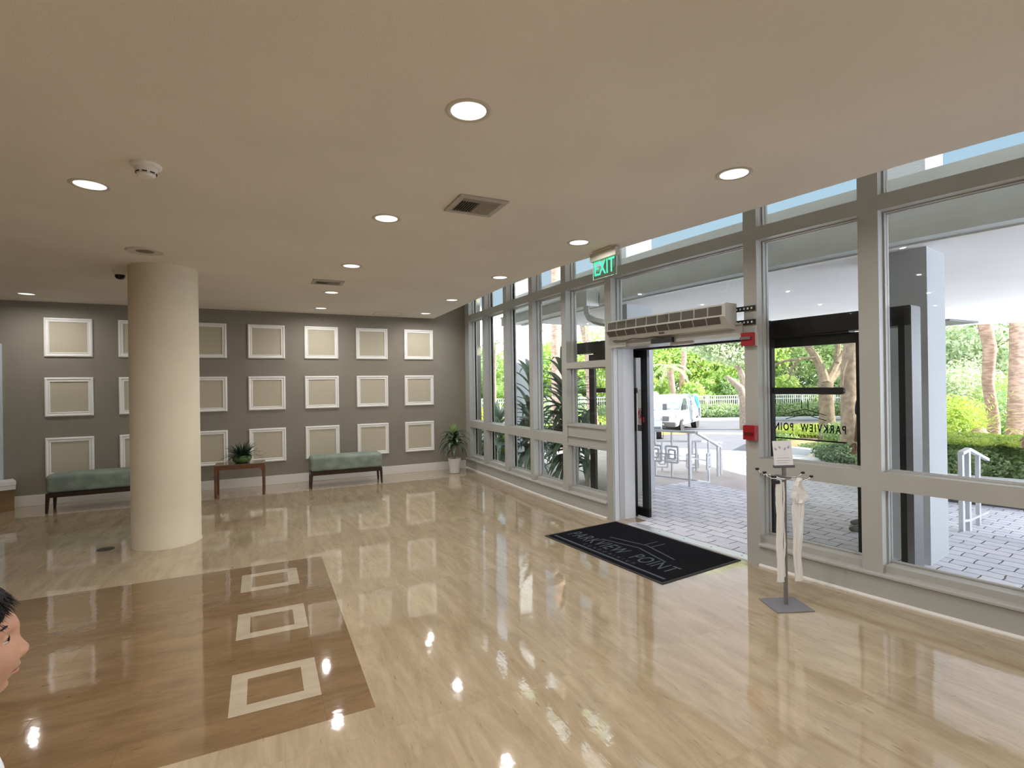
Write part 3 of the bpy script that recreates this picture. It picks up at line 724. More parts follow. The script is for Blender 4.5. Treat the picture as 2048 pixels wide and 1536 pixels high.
# ---------------------------------------------------------------- furniture
def bench():
    o = thing('bench', '', 'bench'); w = 1.13/2; d = .36/2
    mb = MB()
    mb.rbox(-w, w, -d, d, .255, .50, .055, 5)
    b = mb.build('cushion', M_velvet, o, smooth=True)
    mb = MB(); mb.rbox(-w+.005, w-.005, -d+.005, d-.005, .20, .258, .004, 1); mb.build('rail', M_walnut, o)
    for sx in (-1, 1):
        for sy in (-1, 1):
            x1 = sx*(w-.005); x0 = sx*(w-.045); y1 = sy*(d-.005); y0 = sy*(d-.045)
            b1 = sx*(w-.002); b0 = sx*(w-.028); c1 = sy*(d-.002); c0 = sy*(d-.028)
            mb = MB(); mb.hexa([(b0, c0, 0), (b1, c0, 0), (b1, c1, 0), (b0, c1, 0), (x0, y0, .205), (x1, y0, .205), (x1, y1, .205), (x0, y1, .205)])
            mb.build('leg', M_walnut, o)
    return o
b1 = bench(); b1.location = (1.245, 8.92, 0); b1.rotation_euler = (0, 0, math.radians(-1))
retag(b1, 'sage green velvet bench on dark legs, right of the wooden side table'); b1['group'] = 'green velvet benches'
b2 = copy_tree(b1); b2.location = (-2.0, 8.95, 0); b2.rotation_euler = (0, 0, math.radians(1.5))
retag(b2, 'sage green velvet bench on dark legs, half hidden by the round column'); b2['group'] = 'green velvet benches'

t = thing('side_table', 'reddish wooden side table with square legs and rounded apron corners', 'table', (-.295, 8.855, 0), math.radians(-2))
w, d = .335, .175
MB().rbox(-w, w, -d, d, .462, .478, .004, 2).build('table_top', mat('table_top_gloss', (.16, .10, .075), .18, noise=(9, .2, 3), coat=.5), t)
for nm, pts in (('apron', ((-w+.005, -d+.005, w-.005, -d+.025))), ('apron', ((-w+.005, d-.025, w-.005, d-.005)))):
    x0, y0, x1, y1 = pts; poly = [(x0, .462), (x0, .36)]
    poly += [(x0+.042, .36)] + [(x0+.042+.035*(1-math.cos(a)), .36+.045*math.sin(a)) for a in [math.pi/2*i/6 for i in range(1, 7)]]
    poly += [(x1-.042-.035*(1-math.cos(a)), .36+.045*math.sin(a)) for a in [math.pi/2*i/6 for i in range(6, 0, -1)]] + [(x1-.042, .36), (x1, .36), (x1, .462)]
    mb = MB(); n = len(poly); vs = [(x, y0, z) for x, z in poly] + [(x, y1, z) for x, z in poly]
    mb.add(vs, [tuple(range(n)), tuple(reversed(range(n, 2*n)))] + [(i, (i+1) % n, n+(i+1) % n, n+i) for i in range(n)]); mb.build(nm, M_teak, t)
for x in (-w+.005, w-.025): MB().box(x, x+.02, -d+.025, d-.025, .405, .462).build('side_rail', M_teak, t)
for sx in (-1, 1):
    for sy in (-1, 1):
        MB().rbox(min(sx*(w-.002), sx*(w-.036)), max(sx*(w-.002), sx*(w-.036)), min(sy*(d-.002), sy*(d-.036)), max(sy*(d-.002), sy*(d-.036)), 0, .44, .004, 2).build('leg', M_teak, t)
# plant in green bowl
pb = thing('potted_fern', 'dark spiky plant in a glossy green bowl on the wooden table', 'potted plant', (-.275, 8.85, .478))
MB().lathe([(.055, 0), (.085, .004), (.122, .03), (.138, .068), (.134, .098), (.122, .114), (.116, .106), (.118, .09)], 36, cap0=True).build('bowl', M_potg, pb, smooth=True)
MB().lathe([(.118, .095), (.05, .10), (0, .102)], 24).build('soil', M_soil, pb)
mb = MB(); rr = random.Random(3)
for i in range(95):
    a = rr.uniform(0, 2*math.pi); el = rr.uniform(.02, 1.35); L = rr.uniform(.17, .36)*(1.15-.45*el/1.4)
    r0 = rr.uniform(0, .07)
    mb.strap((r0*math.cos(a), r0*math.sin(a), .095), (math.cos(a)*math.cos(el), math.sin(a)*math.cos(el), math.sin(el)), L, rr.uniform(.018, .034), rr.uniform(1.2, 4.0), 6)
    if i % 3 == 0:   # small side fingers near the tips
        L2 = L*.85; tip = Vector((math.cos(a)*math.cos(el), math.sin(a)*math.cos(el), math.sin(el)))*L2*.85 + Vector((r0*math.cos(a), r0*math.sin(a), .085))
        for s in (-1, 1): mb.strap(tip, (math.cos(a+s*.8), math.sin(a+s*.8), .1), .045, .012, 4, 3)
mb.build('foliage', L_table, pb)

# dracaena in white pot
dr = thing('potted_dracaena', 'young dracaena with yellow-green crown in a white pot in the window corner', 'potted plant', (3.175, 9.04, 0))
MB().lathe([(.085, .0), (.125, .004), (.130, .018), (.122, .018)], 36, cap0=True).build('saucer', M_potw, dr, smooth=True)
MB().lathe([(.088, .012), (.118, .255), (.124, .258), (.124, .268), (.112, .268), (.110, .235)], 36, cap0=True).build('pot', M_potw, dr, smooth=True)
MB().lathe([(.111, .238), (.05, .243), (0, .244)], 24).build('soil', M_soil, dr)
mb = MB(); mb.tube([(0, 0, .22), (-.008, 0, .35), (.004, 0, .48), (0, 0, .66)], [.017, .015, .014, .013], 10); mb.tube([(-.004, 0, .40), (-.04, .01, .405), (-.06, .01, .41)], [.009, .008, .005], 8)
mb.build('cane', mat('cane', (.16, .17, .06), .6), dr)
mb = MB()
for i in range(34):
    a = i*2.399; el = .95-1.0*(i/34)+rr.uniform(-.1, .1); L = rr.uniform(.30, .44); zz = .66-.17*(i/34)
    mb.strap((0, 0, zz), (math.cos(a)*math.cos(el), math.sin(a)*math.cos(el), math.sin(el)), L, .072, rr.uniform(5.5, 8.0), 8)
for a in (3.6, 3.3, 4.0): mb.strap((-.06, .01, .41), (math.cos(a), math.sin(a), .1), .22, .035, 9, 7)
mb.build('foliage', L_drac, dr)
mb = MB()
for i in range(16):
    a = i*2.399+.5; el = 1.45-.5*(i/16); L = rr.uniform(.22, .30)
    mb.strap((0, 0, .66), (math.cos(a)*math.cos(el), math.sin(a)*math.cos(el), math.sin(el)), L, .036, rr.uniform(1.5, 3.2), 8)
mb.build('young_crown', L_dracc, dr)

# boxes at far left
bx = thing('cardboard_box', 'brown cardboard box with a yellow side on the floor at far left', 'box', (-3.22, 9.25, 0), math.radians(28))
MB().box(-.17, .17, -.13, .13, 0, .29).build('carton', M_card, bx)
MB().box(.1705, .172, -.125, .125, .01, .285).build('yellow_side', M_cardy, bx)
MB().box(-.02, .02, -.1315, -.13, .0, .29).build('packing_tape', mat('tape_brown', (.16, .10, .05), .3), bx)
MB().box(.172, .1725, -.10, -.06, .02, .09).build('shipping_label', M_paper, bx)
pp = thing('document_box', 'flat white box lying on top of the cardboard box at far left', 'box', (-3.22, 9.25, .29), math.radians(24))
MB().box(-.19, .19, -.15, .15, 0, .055).build('lower_tray', M_paper, pp)
MB().box(-.195, .195, -.155, .155, .058, .11).build('lid', M_paper, pp)
MB().box(-.193, .193, -.153, .153, .055, .058).build('gap', M_dkgrey, pp)
o = MB().lathe([(.075, 0), (.075, .003), (.066, .004), (0, .004)], 28).build('floor_plate', mat('bronze_plate', (.055, .05, .04), .4, metal=.4)); o.location = (-1.429, 6.50, 0)
tag(o, 'small dark round cover plate in the floor left of the column', 'floor plate')
# outlet on the kick wall
mb = MB(); cbox(mb, 7.10, 7.16, .085, .125, -.006, 0); o = thing('wall_outlet', 'small outlet cover on the low wall below the second window from the door bay', 'outlet', cp(7.13, 0, .1)); 
rel(mb, o).build('cover_plate', M_fac, o)

# ---------------------------------------------------------------- umbrella bag stand
ub = thing('umbrella_bag_stand', 'grey metal umbrella bag stand with a card holder beside the doorway', 'stand', (3.345, 2.49, 0), math.radians(-26+4))
MB().rbox(-.135, .135, -.12, .12, .0, .008, .003, 2).build('base_plate', mat('painted_grey_steel', (.26, .26, .29), .4, metal=.4), ub)
MB().rbox(-.011, .011, -.011, .011, .008, .985, .002, 1).build('pole', M_steel, ub)
MB().rbox(-.075, .075, -.014, .014, .980, .998, .003, 2).build('card_clip', M_dkgrey, ub)
cm = Matrix.Translation((0, 0, .995)) @ Matrix.Rotation(math.radians(-8), 4, 'X')
cd_ = MB(); cd_.box(-.07, .07, -.001, .001, 0, .175, M=cm); cd_ = cd_.build('notice_card', M_paper, ub)
mb = MB()
for i, x in enumerate((-.045, -.015, .012, .04)):
    mb.lathe([(.0, 0), (.007, .004), (.006, .015), (0, .026)], 8, M=cm @ Matrix.Translation((x, -.0025, .108+.012*(i % 2))) @ Matrix.Rotation(math.radians(-35 if i < 2 else 30), 4, 'Y') @ Matrix.Diagonal((1, .15, 1, 1)))
mb.box(-.045, .045, -.0016, -.001, .052, .055, M=cm); mb.box(-.05, .05, -.0016, -.001, .032, .036, M=cm); mb.box(-.05, .03, -.0016, -.001, .018, .021, M=cm)
mb.build('printed_drops', M_ink, cd_)
for y, z in ((-.05, .925), (.045, .935)):
    mb = MB(); mb.tube([(-.17, y, z+.03), (-.155, y, z+.005), (-.13, y, z-.008), (0, y, z-.02), (.10, y, z-.03), (.13, y, z-.026), (.165, y, z-.005)], .0055, 8); mb.build('hook_arm', M_chrome, ub)
    for x, zz in ((-.172, z+.033), (.168, z-.003)):
        mb = MB(); mb.rbox(-.012, .012, -.008, .008, -.008, .008, .004, 2, M=Matrix.Translation((x, y, zz))); mb.build('rubber_tip', M_rubber, ub)
MB().rbox(-.02, .02, -.055, .05, .905, .925, .003, 1).build('arm_bracket', M_steel, ub)
MB().rbox(-.11, -.06, -.055, -.03, .875, .90, .004, 1).build('bag_clamp', M_blackg, ub)
def bagstrip(x, y, prof, m, name, seed, puff=.018, parent=None):
    """prof: (z, width, x shift) down the bag"""
    rr = random.Random(seed); rows = []; n = 34; mb = MB(); seg = 14; zs = [p[0] for p in prof][::-1]
    for i in range(n+1):
        t = i/n; z = prof[0][0] + (prof[-1][0]-prof[0][0])*t
        w = float(np.interp(z, zs, [p[1] for p in prof][::-1])); dx = float(np.interp(z, zs, [p[2] for p in prof][::-1])) + .003*math.sin(t*13+seed)
        for k_ in range(seg):
            a = 2*math.pi*k_/seg; fold = .6+.5*math.sin(k_*2.6+seed+t*3)
            rows.append(Vector((x+dx+math.cos(a)*w/2 + rr.uniform(-.0015, .0015), y + math.sin(a)*puff*fold + rr.uniform(-.0015, .0015), z)))
    fs = []
    for i in range(n):
        for k_ in range(seg): j = (k_+1) % seg; fs.append((i*seg+k_, i*seg+j, (i+1)*seg+j, (i+1)*seg+k_))
    mb.add(rows, fs); return mb.build(name, m, parent, smooth=True)
ba = thing('umbrella_bags', 'bundle of long clear white plastic umbrella bags hanging on the right hook', 'plastic bags', ub.location, ub.rotation_euler.z)
bagstrip(.07, -.055, [(.915, .02, .01), (.895, .05, 0), (.86, .075, 0), (.80, .12, .01), (.775, .13, .015), (.76, .11, .01), (.74, .06, -.005)], M_bag, 'bag_top', 1, .022, ba)
bagstrip(.055, -.05, [(.80, .03, 0), (.72, .062, 0), (.5, .060, .002), (.19, .056, .01)], M_bag, 'bag', 2, .014, ba)
bagstrip(.092, -.045, [(.80, .03, .0), (.72, .05, .0), (.55, .04, -.006), (.32, .012, -.016)], M_bag, 'bag', 5, .012, ba)
bb = thing('umbrella_bags', 'flat strip of white plastic umbrella bags with a blue edge behind the pole', 'plastic bags', ub.location, ub.rotation_euler.z)
bagstrip(-.065, -.045, [(.885, .05, 0), (.5, .05, 0), (.185, .055, .002)], M_bag, 'bag', 3, .008, bb)
bagstrip(-.030, -.04, [(.885, .012, 0), (.22, .012, 0)], M_bag, 'bag', 6, .006, bb)
bagstrip(-.020, .03, [(.72, .012, 0), (.5, .02, 0), (.26, .012, 0)], M_blue, 'blue_bag_edge', 4, .006, bb)
bagstrip(.022, .03, [(.885, .012, 0), (.22, .014, 0)], M_bag, 'bag', 8, .005, bb)

# ================================================================ OUTSIDE
# ground: upper patio, lower terrace, drive
def Pe(y): return cp(y, 2.75).x
ZL = -.33
mb = MB(); ys = crange(-6, 6.25, .5)
for a, b in zip(ys[:-1], ys[1:]):
    mb.hexa([cp(a, .2, -.5), cp(a, 2.75, -.5), cp(b, 2.75, -.5), cp(b, .2, -.5), cp(a, .16, -.012), cp(a, 2.75, -.012), cp(b, 2.75, -.012), cp(b, .16, -.012)])
S(mb.build('patio', M_paver))
mb = MB()   # two steps down
for i, (d0, d1, z) in enumerate(((2.75, 3.1, -.12), (3.1, 3.45, -.225))):
    cbox(mb, -6, 6.0, -.5, z, d0, d1, step=.5)
S(mb.build('patio_steps', M_paver))
S(MB().prism([(3.72, 6.25), (7.6, 6.25), (8.8, 11.0), (3.72, 11.0)], -.6, -.06).build('side_terrace', M_sand))
mb = MB(); q = [PX(1100, 768, 11.5), PX(2300, 768, 15.0), PX(2600, 768, 7)]
mb.prism([(6.2, -6), (11, -14), (13.6, -14), (13.2, -6), (12.4, 5.0), (13.3, 8.3), (11.0, 11.5), (7.0, 11.5), (6.2, 6.2)], -.7, ZL)
S(mb.build('lower_terrace', M_paver))
# planting soil behind the kerb, falls to the drive
def gp(s, d): v = Vector((cr.x, cr.y, 0)).normalized()*s + Vector((cw.x, cw.y, 0)).normalized()*d; return (v.x, v.y)
mb = MB(); mb.prism([gp(-70, 13.2), gp(70, 13.2), gp(70, 120), gp(-70, 120)], -2.2, -1.2); S(mb.build('road', M_road))
mb = MB(); mb.prism([gp(7.2, 12.2), gp(9, 10.5), gp(40, -6), gp(40, 30), gp(12.5, 24), gp(9.0, 19), gp(7.8, 15)], -2, -.40); S(mb.build('planting_bed', M_mulch))
mb = MB(); mb.prism([gp(-60, 38), gp(60, 38), gp(60, 120), gp(-60, 120)], -2, -1.08); S(mb.build('lawn', M_grass))
mb = MB(); mb.prism([gp(-60, 37.2), gp(60, 37.2), gp(60, 37.7), gp(-60, 37.7)], -2, -1.02); S(mb.build('road_kerb', M_kerb))
mb = MB(); mb.prism([(3.72, 6.6), (4.25, 6.6), (4.9, 10.9), (3.72, 10.9)], -.1, -.035); S(mb.build('planting_strip', M_mulch))
a = GZ(1318, 869, -1.2); b = GZ(1376, 867, -1.2)
mb = MB(); mb.bar(a + Vector((0, 0, .07)), b + Vector((0, 0, .07)), .3, .14); S(mb.build('yellow_kerb', M_yel))
a = GZ(1376, 868, -1.2); b = GZ(1490, 869, -1.2)
mb = MB(); mb.bar(a + Vector((0, 0, .04)), b + Vector((0, 0, .04)), .25, .08); S(mb.build('cream_kerb', mat('cream_kerb', (.80, .72, .56), .8)))
# white terrace kerb seen through the right leaf
pts = [PX(1440, 951, 11.6), PX(1490, 950, 11.8), PX(1583, 900, 13.0), PX(1640, 908, 12.6), PX(1700, 917, 12.2), PX(1760, 932, 11.4), PX(1830, 940, 10.2)]
pts = [GZ(1583, 903, -.30), GZ(1640, 911, -.30), GZ(1700, 920, -.30), GZ(1760, 931, -.30)]
mb = MB()
for a, b in zip(pts[:-1], pts[1:]): mb.bar((a.x, a.y, -.30), (b.x, b.y, -.30), .28, .26)
S(mb.build('terrace_kerb', M_kerb))
# planter wall at right
pa = GZ(1880, 1003, ZL); pb_ = GZ(2200, 1038, ZL)
mb = MB(); dirv = Vector((pb_.x-pa.x, pb_.y-pa.y, 0)).normalized(); nv = Vector((-dirv.y, dirv.x, 0))
if nv.x < 0: nv = -nv
def wallseg(mb, a, b, n, t, z0, z1): mb.hexa([(a.x, a.y, z0), (b.x, b.y, z0), (b.x+n.x*t, b.y+n.y*t, z0), (a.x+n.x*t, a.y+n.y*t, z0), (a.x, a.y, z1), (b.x, b.y, z1), (b.x+n.x*t, b.y+n.y*t, z1), (a.x+n.x*t, a.y+n.y*t, z1)])
pa2 = pa - dirv*.9
wallseg(mb, pa2, pb_, nv, .3, ZL+.10, .08); S(mb.build('planter_wall', M_kerb))
mb = MB(); wallseg(mb, pa2+nv*.06, pb_+nv*.06, nv, .3, ZL-.05, ZL+.10); S(mb.build('planter_plinth', M_dkgrey))

# canopy over the entrance
mb = MB()
ys = crange(-12, 8.6, .4)
outer = lambda y: float(np.interp(y, [-6, 5, 6.1, 8.6], [15.5, 14.3, 13.5, 12.2]))
for a, b in zip(ys[:-1], ys[1:]):
    A_, B_ = cp(a, .75), cp(b, .75)
    mb.hexa([(A_.x, a, 2.74), (outer(a), a, 2.74), (outer(b), b, 2.74), (B_.x, b, 2.74), (A_.x, a, 3.0), (outer(a), a, 3.0), (outer(b), b, 3.0), (B_.x, b, 3.0)])
can = S(mb.build('canopy_slab', M_soffit))
mb = MB(); cbox(mb, -6, 8.75, 2.72, 3.24, .70, .86); S(mb.build('canopy_beam', M_beam))
mb = MB(); cbox(mb, -6, 8.75, 2.705, 2.722, .86, .93); S(mb.build('canopy_trim', M_trim))
mb = MB(); mb.rbox(11.9, 13.0, 5.3, 6.2, 2.70, 2.738, .01, 1)
o = thing('canopy_light', 'long dark flush light fitting under the canopy far outside the right window', 'light', (12.4, 5.75, 2.74)); rel(mb, o).build('fixture_body', M_dkgrey, o)
# gutter and downpipe under the beam at the left end
gt = thing('rain_gutter', 'grey box gutter running along the canopy beam outside the left windows', 'gutter', cp(7, .6, 2.9))
mb = MB(); csweep(mb, crange(6.2, 8.9, .3), [(.52, 2.70), (.52, 2.83), (.50, 2.85), (.50, 2.865), (.53, 2.865), (.69, 2.865), (.69, 2.70)]); rel(mb, gt).build('trough', M_galv, gt)
mb = MB(); csweep(mb, crange(6.0, 6.28, .28), [(.48, 2.68), (.48, 2.89), (.69, 2.89), (.69, 2.68)]); rel(mb, gt).build('end_box', M_galv, gt)
mb = MB()
dpts = [cp(6.14, .58, 2.70), cp(6.14, .58, 2.60), cp(6.10, .58, 2.53), cp(5.98, .60, 2.47), cp(5.75, .62, 2.41), cp(5.25, .66, 2.29)]
mb.tube(dpts, .048, 4); rel(mb, gt).build('downpipe', M_galv, gt)
mb = MB()
for i in range(6):
    t = i/5; p = dpts[1].lerp(dpts[3], t); mb.tube([p - Vector((0, .004, 0)), p + Vector((.004, -.006, -.008))], .047, 4)
rel(mb, gt).build('ribs', M_galv, gt)
# upper storeys: outer wall, and an unseen slab added to block the sun
mb = MB(); cbox(mb, YB, 14.5, H+.7, 9.5, .0, .25, step=.8); S(mb.build('wall_upper', M_stucco))
mb = MB(); cbox(mb, YB, 7.6, 4.75, 4.95, .25, 3.6, step=.8); S(mb.build('sun_block_slab', M_soffit))
# building columns outside
M_ocol = mat('outdoor_column_stucco', (.50, .52, .53), .85, bump=(90, .35))
def ocol(y, w, name_label, z1=4.75, x0=1.18, dep=.49):
    mb = MB(); a = cp(y, x0); t = Vector((dF(y), 1, 0)).normalized(); n = Vector((t.y, -t.x, 0))
    mb.prism([(a.x, a.y), (a.x+n.x*dep, a.y+n.y*dep), (a.x+n.x*dep+t.x*w, a.y+n.y*dep+t.y*w), (a.x+t.x*w, a.y+t.y*w)], -.4, z1)
    o = mb.build('concrete_column', M_ocol); tag(o, name_label, 'column', 'white square columns outside the windows'); return o
ocol(2.25, .43, 'white square column outside the rightmost window behind the black post')
ocol(5.98, .46, 'white square column outside, just left of the open doorway view')
ocol(9.62, .50, 'white square column outside the third window from the corner, behind the dark corn plants')
ocol(13.15, .50, 'white square column farthest away, outside the corner window')

# railings
M_rail = mat('railing_paint', (.68, .68, .69), .5)
def railing(pts, tops, bots, label, squares, posts):
    """pts: polyline (plan), tops/bots: heights"""
    o = thing('metal_railing', label, 'railing', (pts[0].x, pts[0].y, 0), group='white ornamental railings beside the steps'); 
    def at(t, f):
        i = min(int(t), len(pts)-2); u = t-i; a, b = pts[i], pts[i+1]; z = tops[i]*(1-u)+tops[i+1]*u; z2 = bots[i]*(1-u)+bots[i+1]*u
        return Vector((a.x*(1-u)+b.x*u, a.y*(1-u)+b.y*u, z2 + (z-z2)*f))
    mb = MB()
    for i in range(len(pts)-1): mb.bar(at(i, 1), at(i+.99999, 1), .05, .035)
    rel(mb, o).build('top_rail', M_rail, o)
    mb = MB()
    for i in range(len(pts)-1): mb.bar(at(i, .12), at(i+.99999, .12), .03, .025)
    rel(mb, o).build('bottom_rail', M_rail, o)
    for t in posts:
        mb = MB(); a = at(t, 1); mb.bar((a.x, a.y, at(t, 0).z-.02), a, .04, .04, up=(1, 0, 0)); rel(mb, o).build('post', M_rail, o)
    for t in squares:
        mb = MB(); w = .11
        for ww, hh in ((.10, .125), (.052, .07)):
            c = at(t, .56); i = min(int(t), len(pts)-2); dr_ = (pts[i+1]-pts[i]); dr_.z = 0; dr_.normalize()
            P = [c + dr_*sx*ww + Vector((0, 0, sz*hh)) for sx, sz in ((-1, -1), (1, -1), (1, 1), (-1, 1))]
            for k_ in range(4): mb.bar(P[k_], P[(k_+1) % 4], .028, .026)
        mb.bar(at(t, .12), Vector((c.x, c.y, c.z-.125)), .024, .024, up=(1, 0, 0)); mb.bar(Vector((c.x, c.y, c.z+.125)), at(t, 1), .024, .024, up=(1, 0, 0))
        rel(mb, o).build('square_ornament', M_rail, o)
    mb = MB()
    for a, b in zip(squares[:-1], squares[1:]):
        mb.bar(at(a, .56), at(b, .56), .022, .022)
    rel(mb, o).build('cross_bar', M_rail, o)
    return o
q0 = PX(1270, 864, 8.6); q1 = PX(1392, 864, 7.9); q2 = PX(1442, 880, 9.3)
for q in (q0, q1, q2): q.z = 0
railing([q0, q1, q2], [.83, .83, .42], [0, 0, -.33], 'white ornamental railing with nested squares seen through the open doorway', [.35, .62, 1.45], [.05, .9, 1.85, 1.98])
q3 = PX(1250, 880, 9.9); q4 = PX(1400, 880, 9.6); q5 = PX(1443, 900, 10.6)
for q in (q3, q4, q5): q.z = 0
railing([q3, q4, q5], [.50, .50, .35], [-.33, -.33, -.33], 'second paler railing just behind the first one at the steps', [.5, .9], [.1, .95, 1.9])
q0 = PX(1921, 907, 5.45); q1 = PX(1936, 907, 5.75); q2 = PX(1975, 960, 7.1)
for q in (q0, q1, q2): q.z = 0
railing([q0, q1, q2], [.81, .81, .48], [0, -.08, -.33], 'short white sloping handrail outside the rightmost window', [], [.05, .95, 1.45])

# ---------------------------------------------------------------- plants
def leaf_mesh(name, blobs, n, size, seed, m, flat=.35, shell=.55, z0=None):
    """leaf cloud: each blob (cx,cy,cz,rx,ry,rz)"""
    g = np.random.default_rng(seed); B_ = np.array(blobs, float); wgt = (B_[:, 3]*B_[:, 4]*B_[:, 5])**(2/3); wgt /= wgt.sum()
    idx = g.choice(len(B_), n, p=wgt); d = g.normal(size=(n, 3)); d /= np.linalg.norm(d, axis=1)[:, None]
    r = shell + (1-shell)*g.random(n)**.6; c = B_[idx, :3] + d*B_[idx, 3:]*r[:, None]
    if z0 is not None: c[:, 2] = np.maximum(c[:, 2], z0 + g.random(n)*.1)
    nr = d + g.normal(size=(n, 3))*.7 + np.array([0, 0, flat]); nr /= np.linalg.norm(nr, axis=1)[:, None]
    a = np.cross(nr, g.normal(size=(n, 3))); a /= np.linalg.norm(a, axis=1)[:, None]; b = np.cross(nr, a)
    s = size*(.6+.8*g.random(n))[:, None]
    v = np.stack([c-a*s, c-b*s*.45, c+a*s, c+b*s*.45], 1).reshape(-1, 3)
    me = bpy.data.meshes.new(name); me.vertices.add(4*n); me.vertices.foreach_set('co', v.ravel().astype(np.float32))
    me.loops.add(4*n); me.loops.foreach_set('vertex_index', np.arange(4*n, dtype=np.int32))
    me.polygons.add(n); me.polygons.foreach_set('loop_start', np.arange(0, 4*n, 4, dtype=np.int32)); me.polygons.foreach_set('loop_total', np.full(n, 4, dtype=np.int32))
    me.materials.append(m); me.update(calc_edges=True); me.validate(); return me
def crown_blobs(R_, Hh, n, seed, zc):
    g = random.Random(seed); out = []
    for i in range(n):
        a = g.uniform(0, 2*math.pi); rr_ = R_*math.sqrt(g.random())*.8; z = zc + g.uniform(-.5, .5)*Hh
        s = R_*g.uniform(.22, .42)
        out.append((rr_*math.cos(a), rr_*math.sin(a), z, s, s, s*.75))
    return out
tree_protos = []
def tree_proto(R_, h, seed, m, n=9000, size=.13):
    o = bpy.data.objects.new('broadleaf_tree', None); mb = MB(); g = random.Random(seed)
    mb.tube([(0, 0, 0), (.1, .05, h*.25), (-.1, .1, h*.5), (.0, .0, h*.75)], [.22, .17, .12, .06], 8)
    for i in range(5):
        a = g.uniform(0, 6.28); mb.tube([(0, 0, h*(.25+.07*i)), (math.cos(a)*R_*.4, math.sin(a)*R_*.4, h*(.42+.07*i)), (math.cos(a)*R_*.75, math.sin(a)*R_*.75, h*(.5+.08*i))], [.09, .06, .02], 6)
    return (mb, leaf_mesh('foliage', crown_blobs(R_, h*.95, 34, seed, h*.52), n, size, seed, m))
def make_tree(loc, R_, h, seed, m, label, group, n=9000, size=.13):
    o = thing('broadleaf_tree', label, 'tree', loc, group=group); mb, me = tree_proto(R_, h, seed, m, n, size)
    mb.build('trunk', M_bark, o, smooth=True); f = bpy.data.objects.new('foliage', me); link(f, o); return o
GRP = 'trees beyond the white fence'
def GD(px, d, z=-1.1):
    p = PX(px, 768, d); return Vector((p.x, p.y, z))
specs = [(905, 47, 4.6, 6.5, L_mid, 'tree seen low behind the corner window'), (985, 50, 4.2, 5.0, L_bright, 'bright tree low outside the second window from the corner'),
    (1075, 46, 4.5, 6.0, L_bright, 'bright green tree left of the palm trunk'), (1165, 45, 4.4, 6.2, L_bright, 'bright tree behind the chair outside the fifth window'),
    (1235, 52, 5.0, 7.2, L_mid, 'mid green tree hidden mostly by the white jamb'), (1318, 46, 4.6, 6.8, L_bright, 'yellow-green tree above the parked vans'),
    (1395, 49, 4.6, 8.0, L_mid, 'tall mid green tree right of the thin palm'), (1450, 44, 4.4, 5.2, L_bright, 'lower lime-green tree behind the fence near the right of the doorway'),
    (1520, 48, 5.0, 8.6, L_pale, 'pale-leaved tall tree at the right edge of the doorway'), (1590, 46, 4.6, 7.0, L_mid, 'tree behind the big branching trunk, left part'),
    (1670, 50, 5.0, 9.0, L_pale, 'pale tall tree behind the big branching trunk, right part'), (1880, 42, 4.4, 8.5, L_mid, 'dense tree outside right window left of the palms'),
    (1960, 36, 4.2, 8.0, L_pale, 'pale-leaved tree between the palms'), (2060, 40, 4.6, 9.0, L_mid, 'tree at the right edge behind the thick palm trunk'), (1780, 48, 4.8, 8.5, L_bright, 'bright tree hidden behind the outside column')]
for i, (px, d, R_, h, m, lb) in enumerate(specs):
    make_tree(GD(px, d), R_, h, 100+i, m, lb, GRP, n=11000, size=.17)
# understorey mass right behind the fence
for i, (px, d, m) in enumerate([(960, 43, L_bright), (1050, 42, L_bright), (1140, 42, L_mid), (1215, 42, L_bright), (1330, 42, L_bright), (1400, 41.5, L_bright), (1465, 42, L_mid), (1530, 42, L_bright), (1600, 42, L_mid), (1680, 42, L_mid)]):
    c = GD(px, d, -1.1); o = bpy.data.objects.new('large_bush', leaf_mesh('large_bush', crown_blobs(2.6, 2.4, 14, 300+i, 1.5), 5200, .14, 300+i, m)); link(o); o.location = c
    tag(o, 'rounded green bush right behind the white fence, %s' % ['below the far corner window trees', 'behind the third window column', 'behind the palm trunk', 'left of the doorway jamb', 'above the white vans', 'right of the thin palm in the doorway',
        'at the right edge of the doorway', 'behind the mullion right of door', 'left of the big forked trunk', 'right of the big forked trunk'][i], 'bush', 'bushes behind the fence')
# clipped hedge in front of the fence
def hedge(a, b, z0, z1, t, n, size, m, label, seed, name='clipped_hedge', lobes=1.0):
    g = np.random.default_rng(seed); a = Vector((a.x, a.y, 0)); b = Vector((b.x, b.y, 0)); L = (b-a).length; dr_ = (b-a).normalized(); nv_ = Vector((-dr_.y, dr_.x, 0)); k_ = max(3, int(L/(t*.6)))
    blobs = []
    for i in range(k_):
        c = a + dr_*(L*(i+.5)/k_); blobs.append((c.x-a.x + g.uniform(-.05, .05), c.y-a.y, (z0+z1)/2, t*.62, t*.62, (z1-z0)/2*(1+g.uniform(-.08, .06)*lobes)))
    o = bpy.data.objects.new(name, leaf_mesh(name, blobs, n, size, seed, m, flat=.5, shell=.7)); link(o); o.location = (a.x, a.y, 0)
    return tag(o, label, 'hedge')
hedge(GD(1100, 38.4), GD(1395, 38.4), -1.1, -.05, 1.2, 9000, .08, L_hedge, 'clipped hedge in front of the white fence, left of the vans', 501)
hedge(GD(1385, 38.4), GD(1720, 38.4), -1.1, -.02, 1.2, 14000, .08, L_hedge, 'long clipped hedge in front of the white fence, right of the vans', 502)
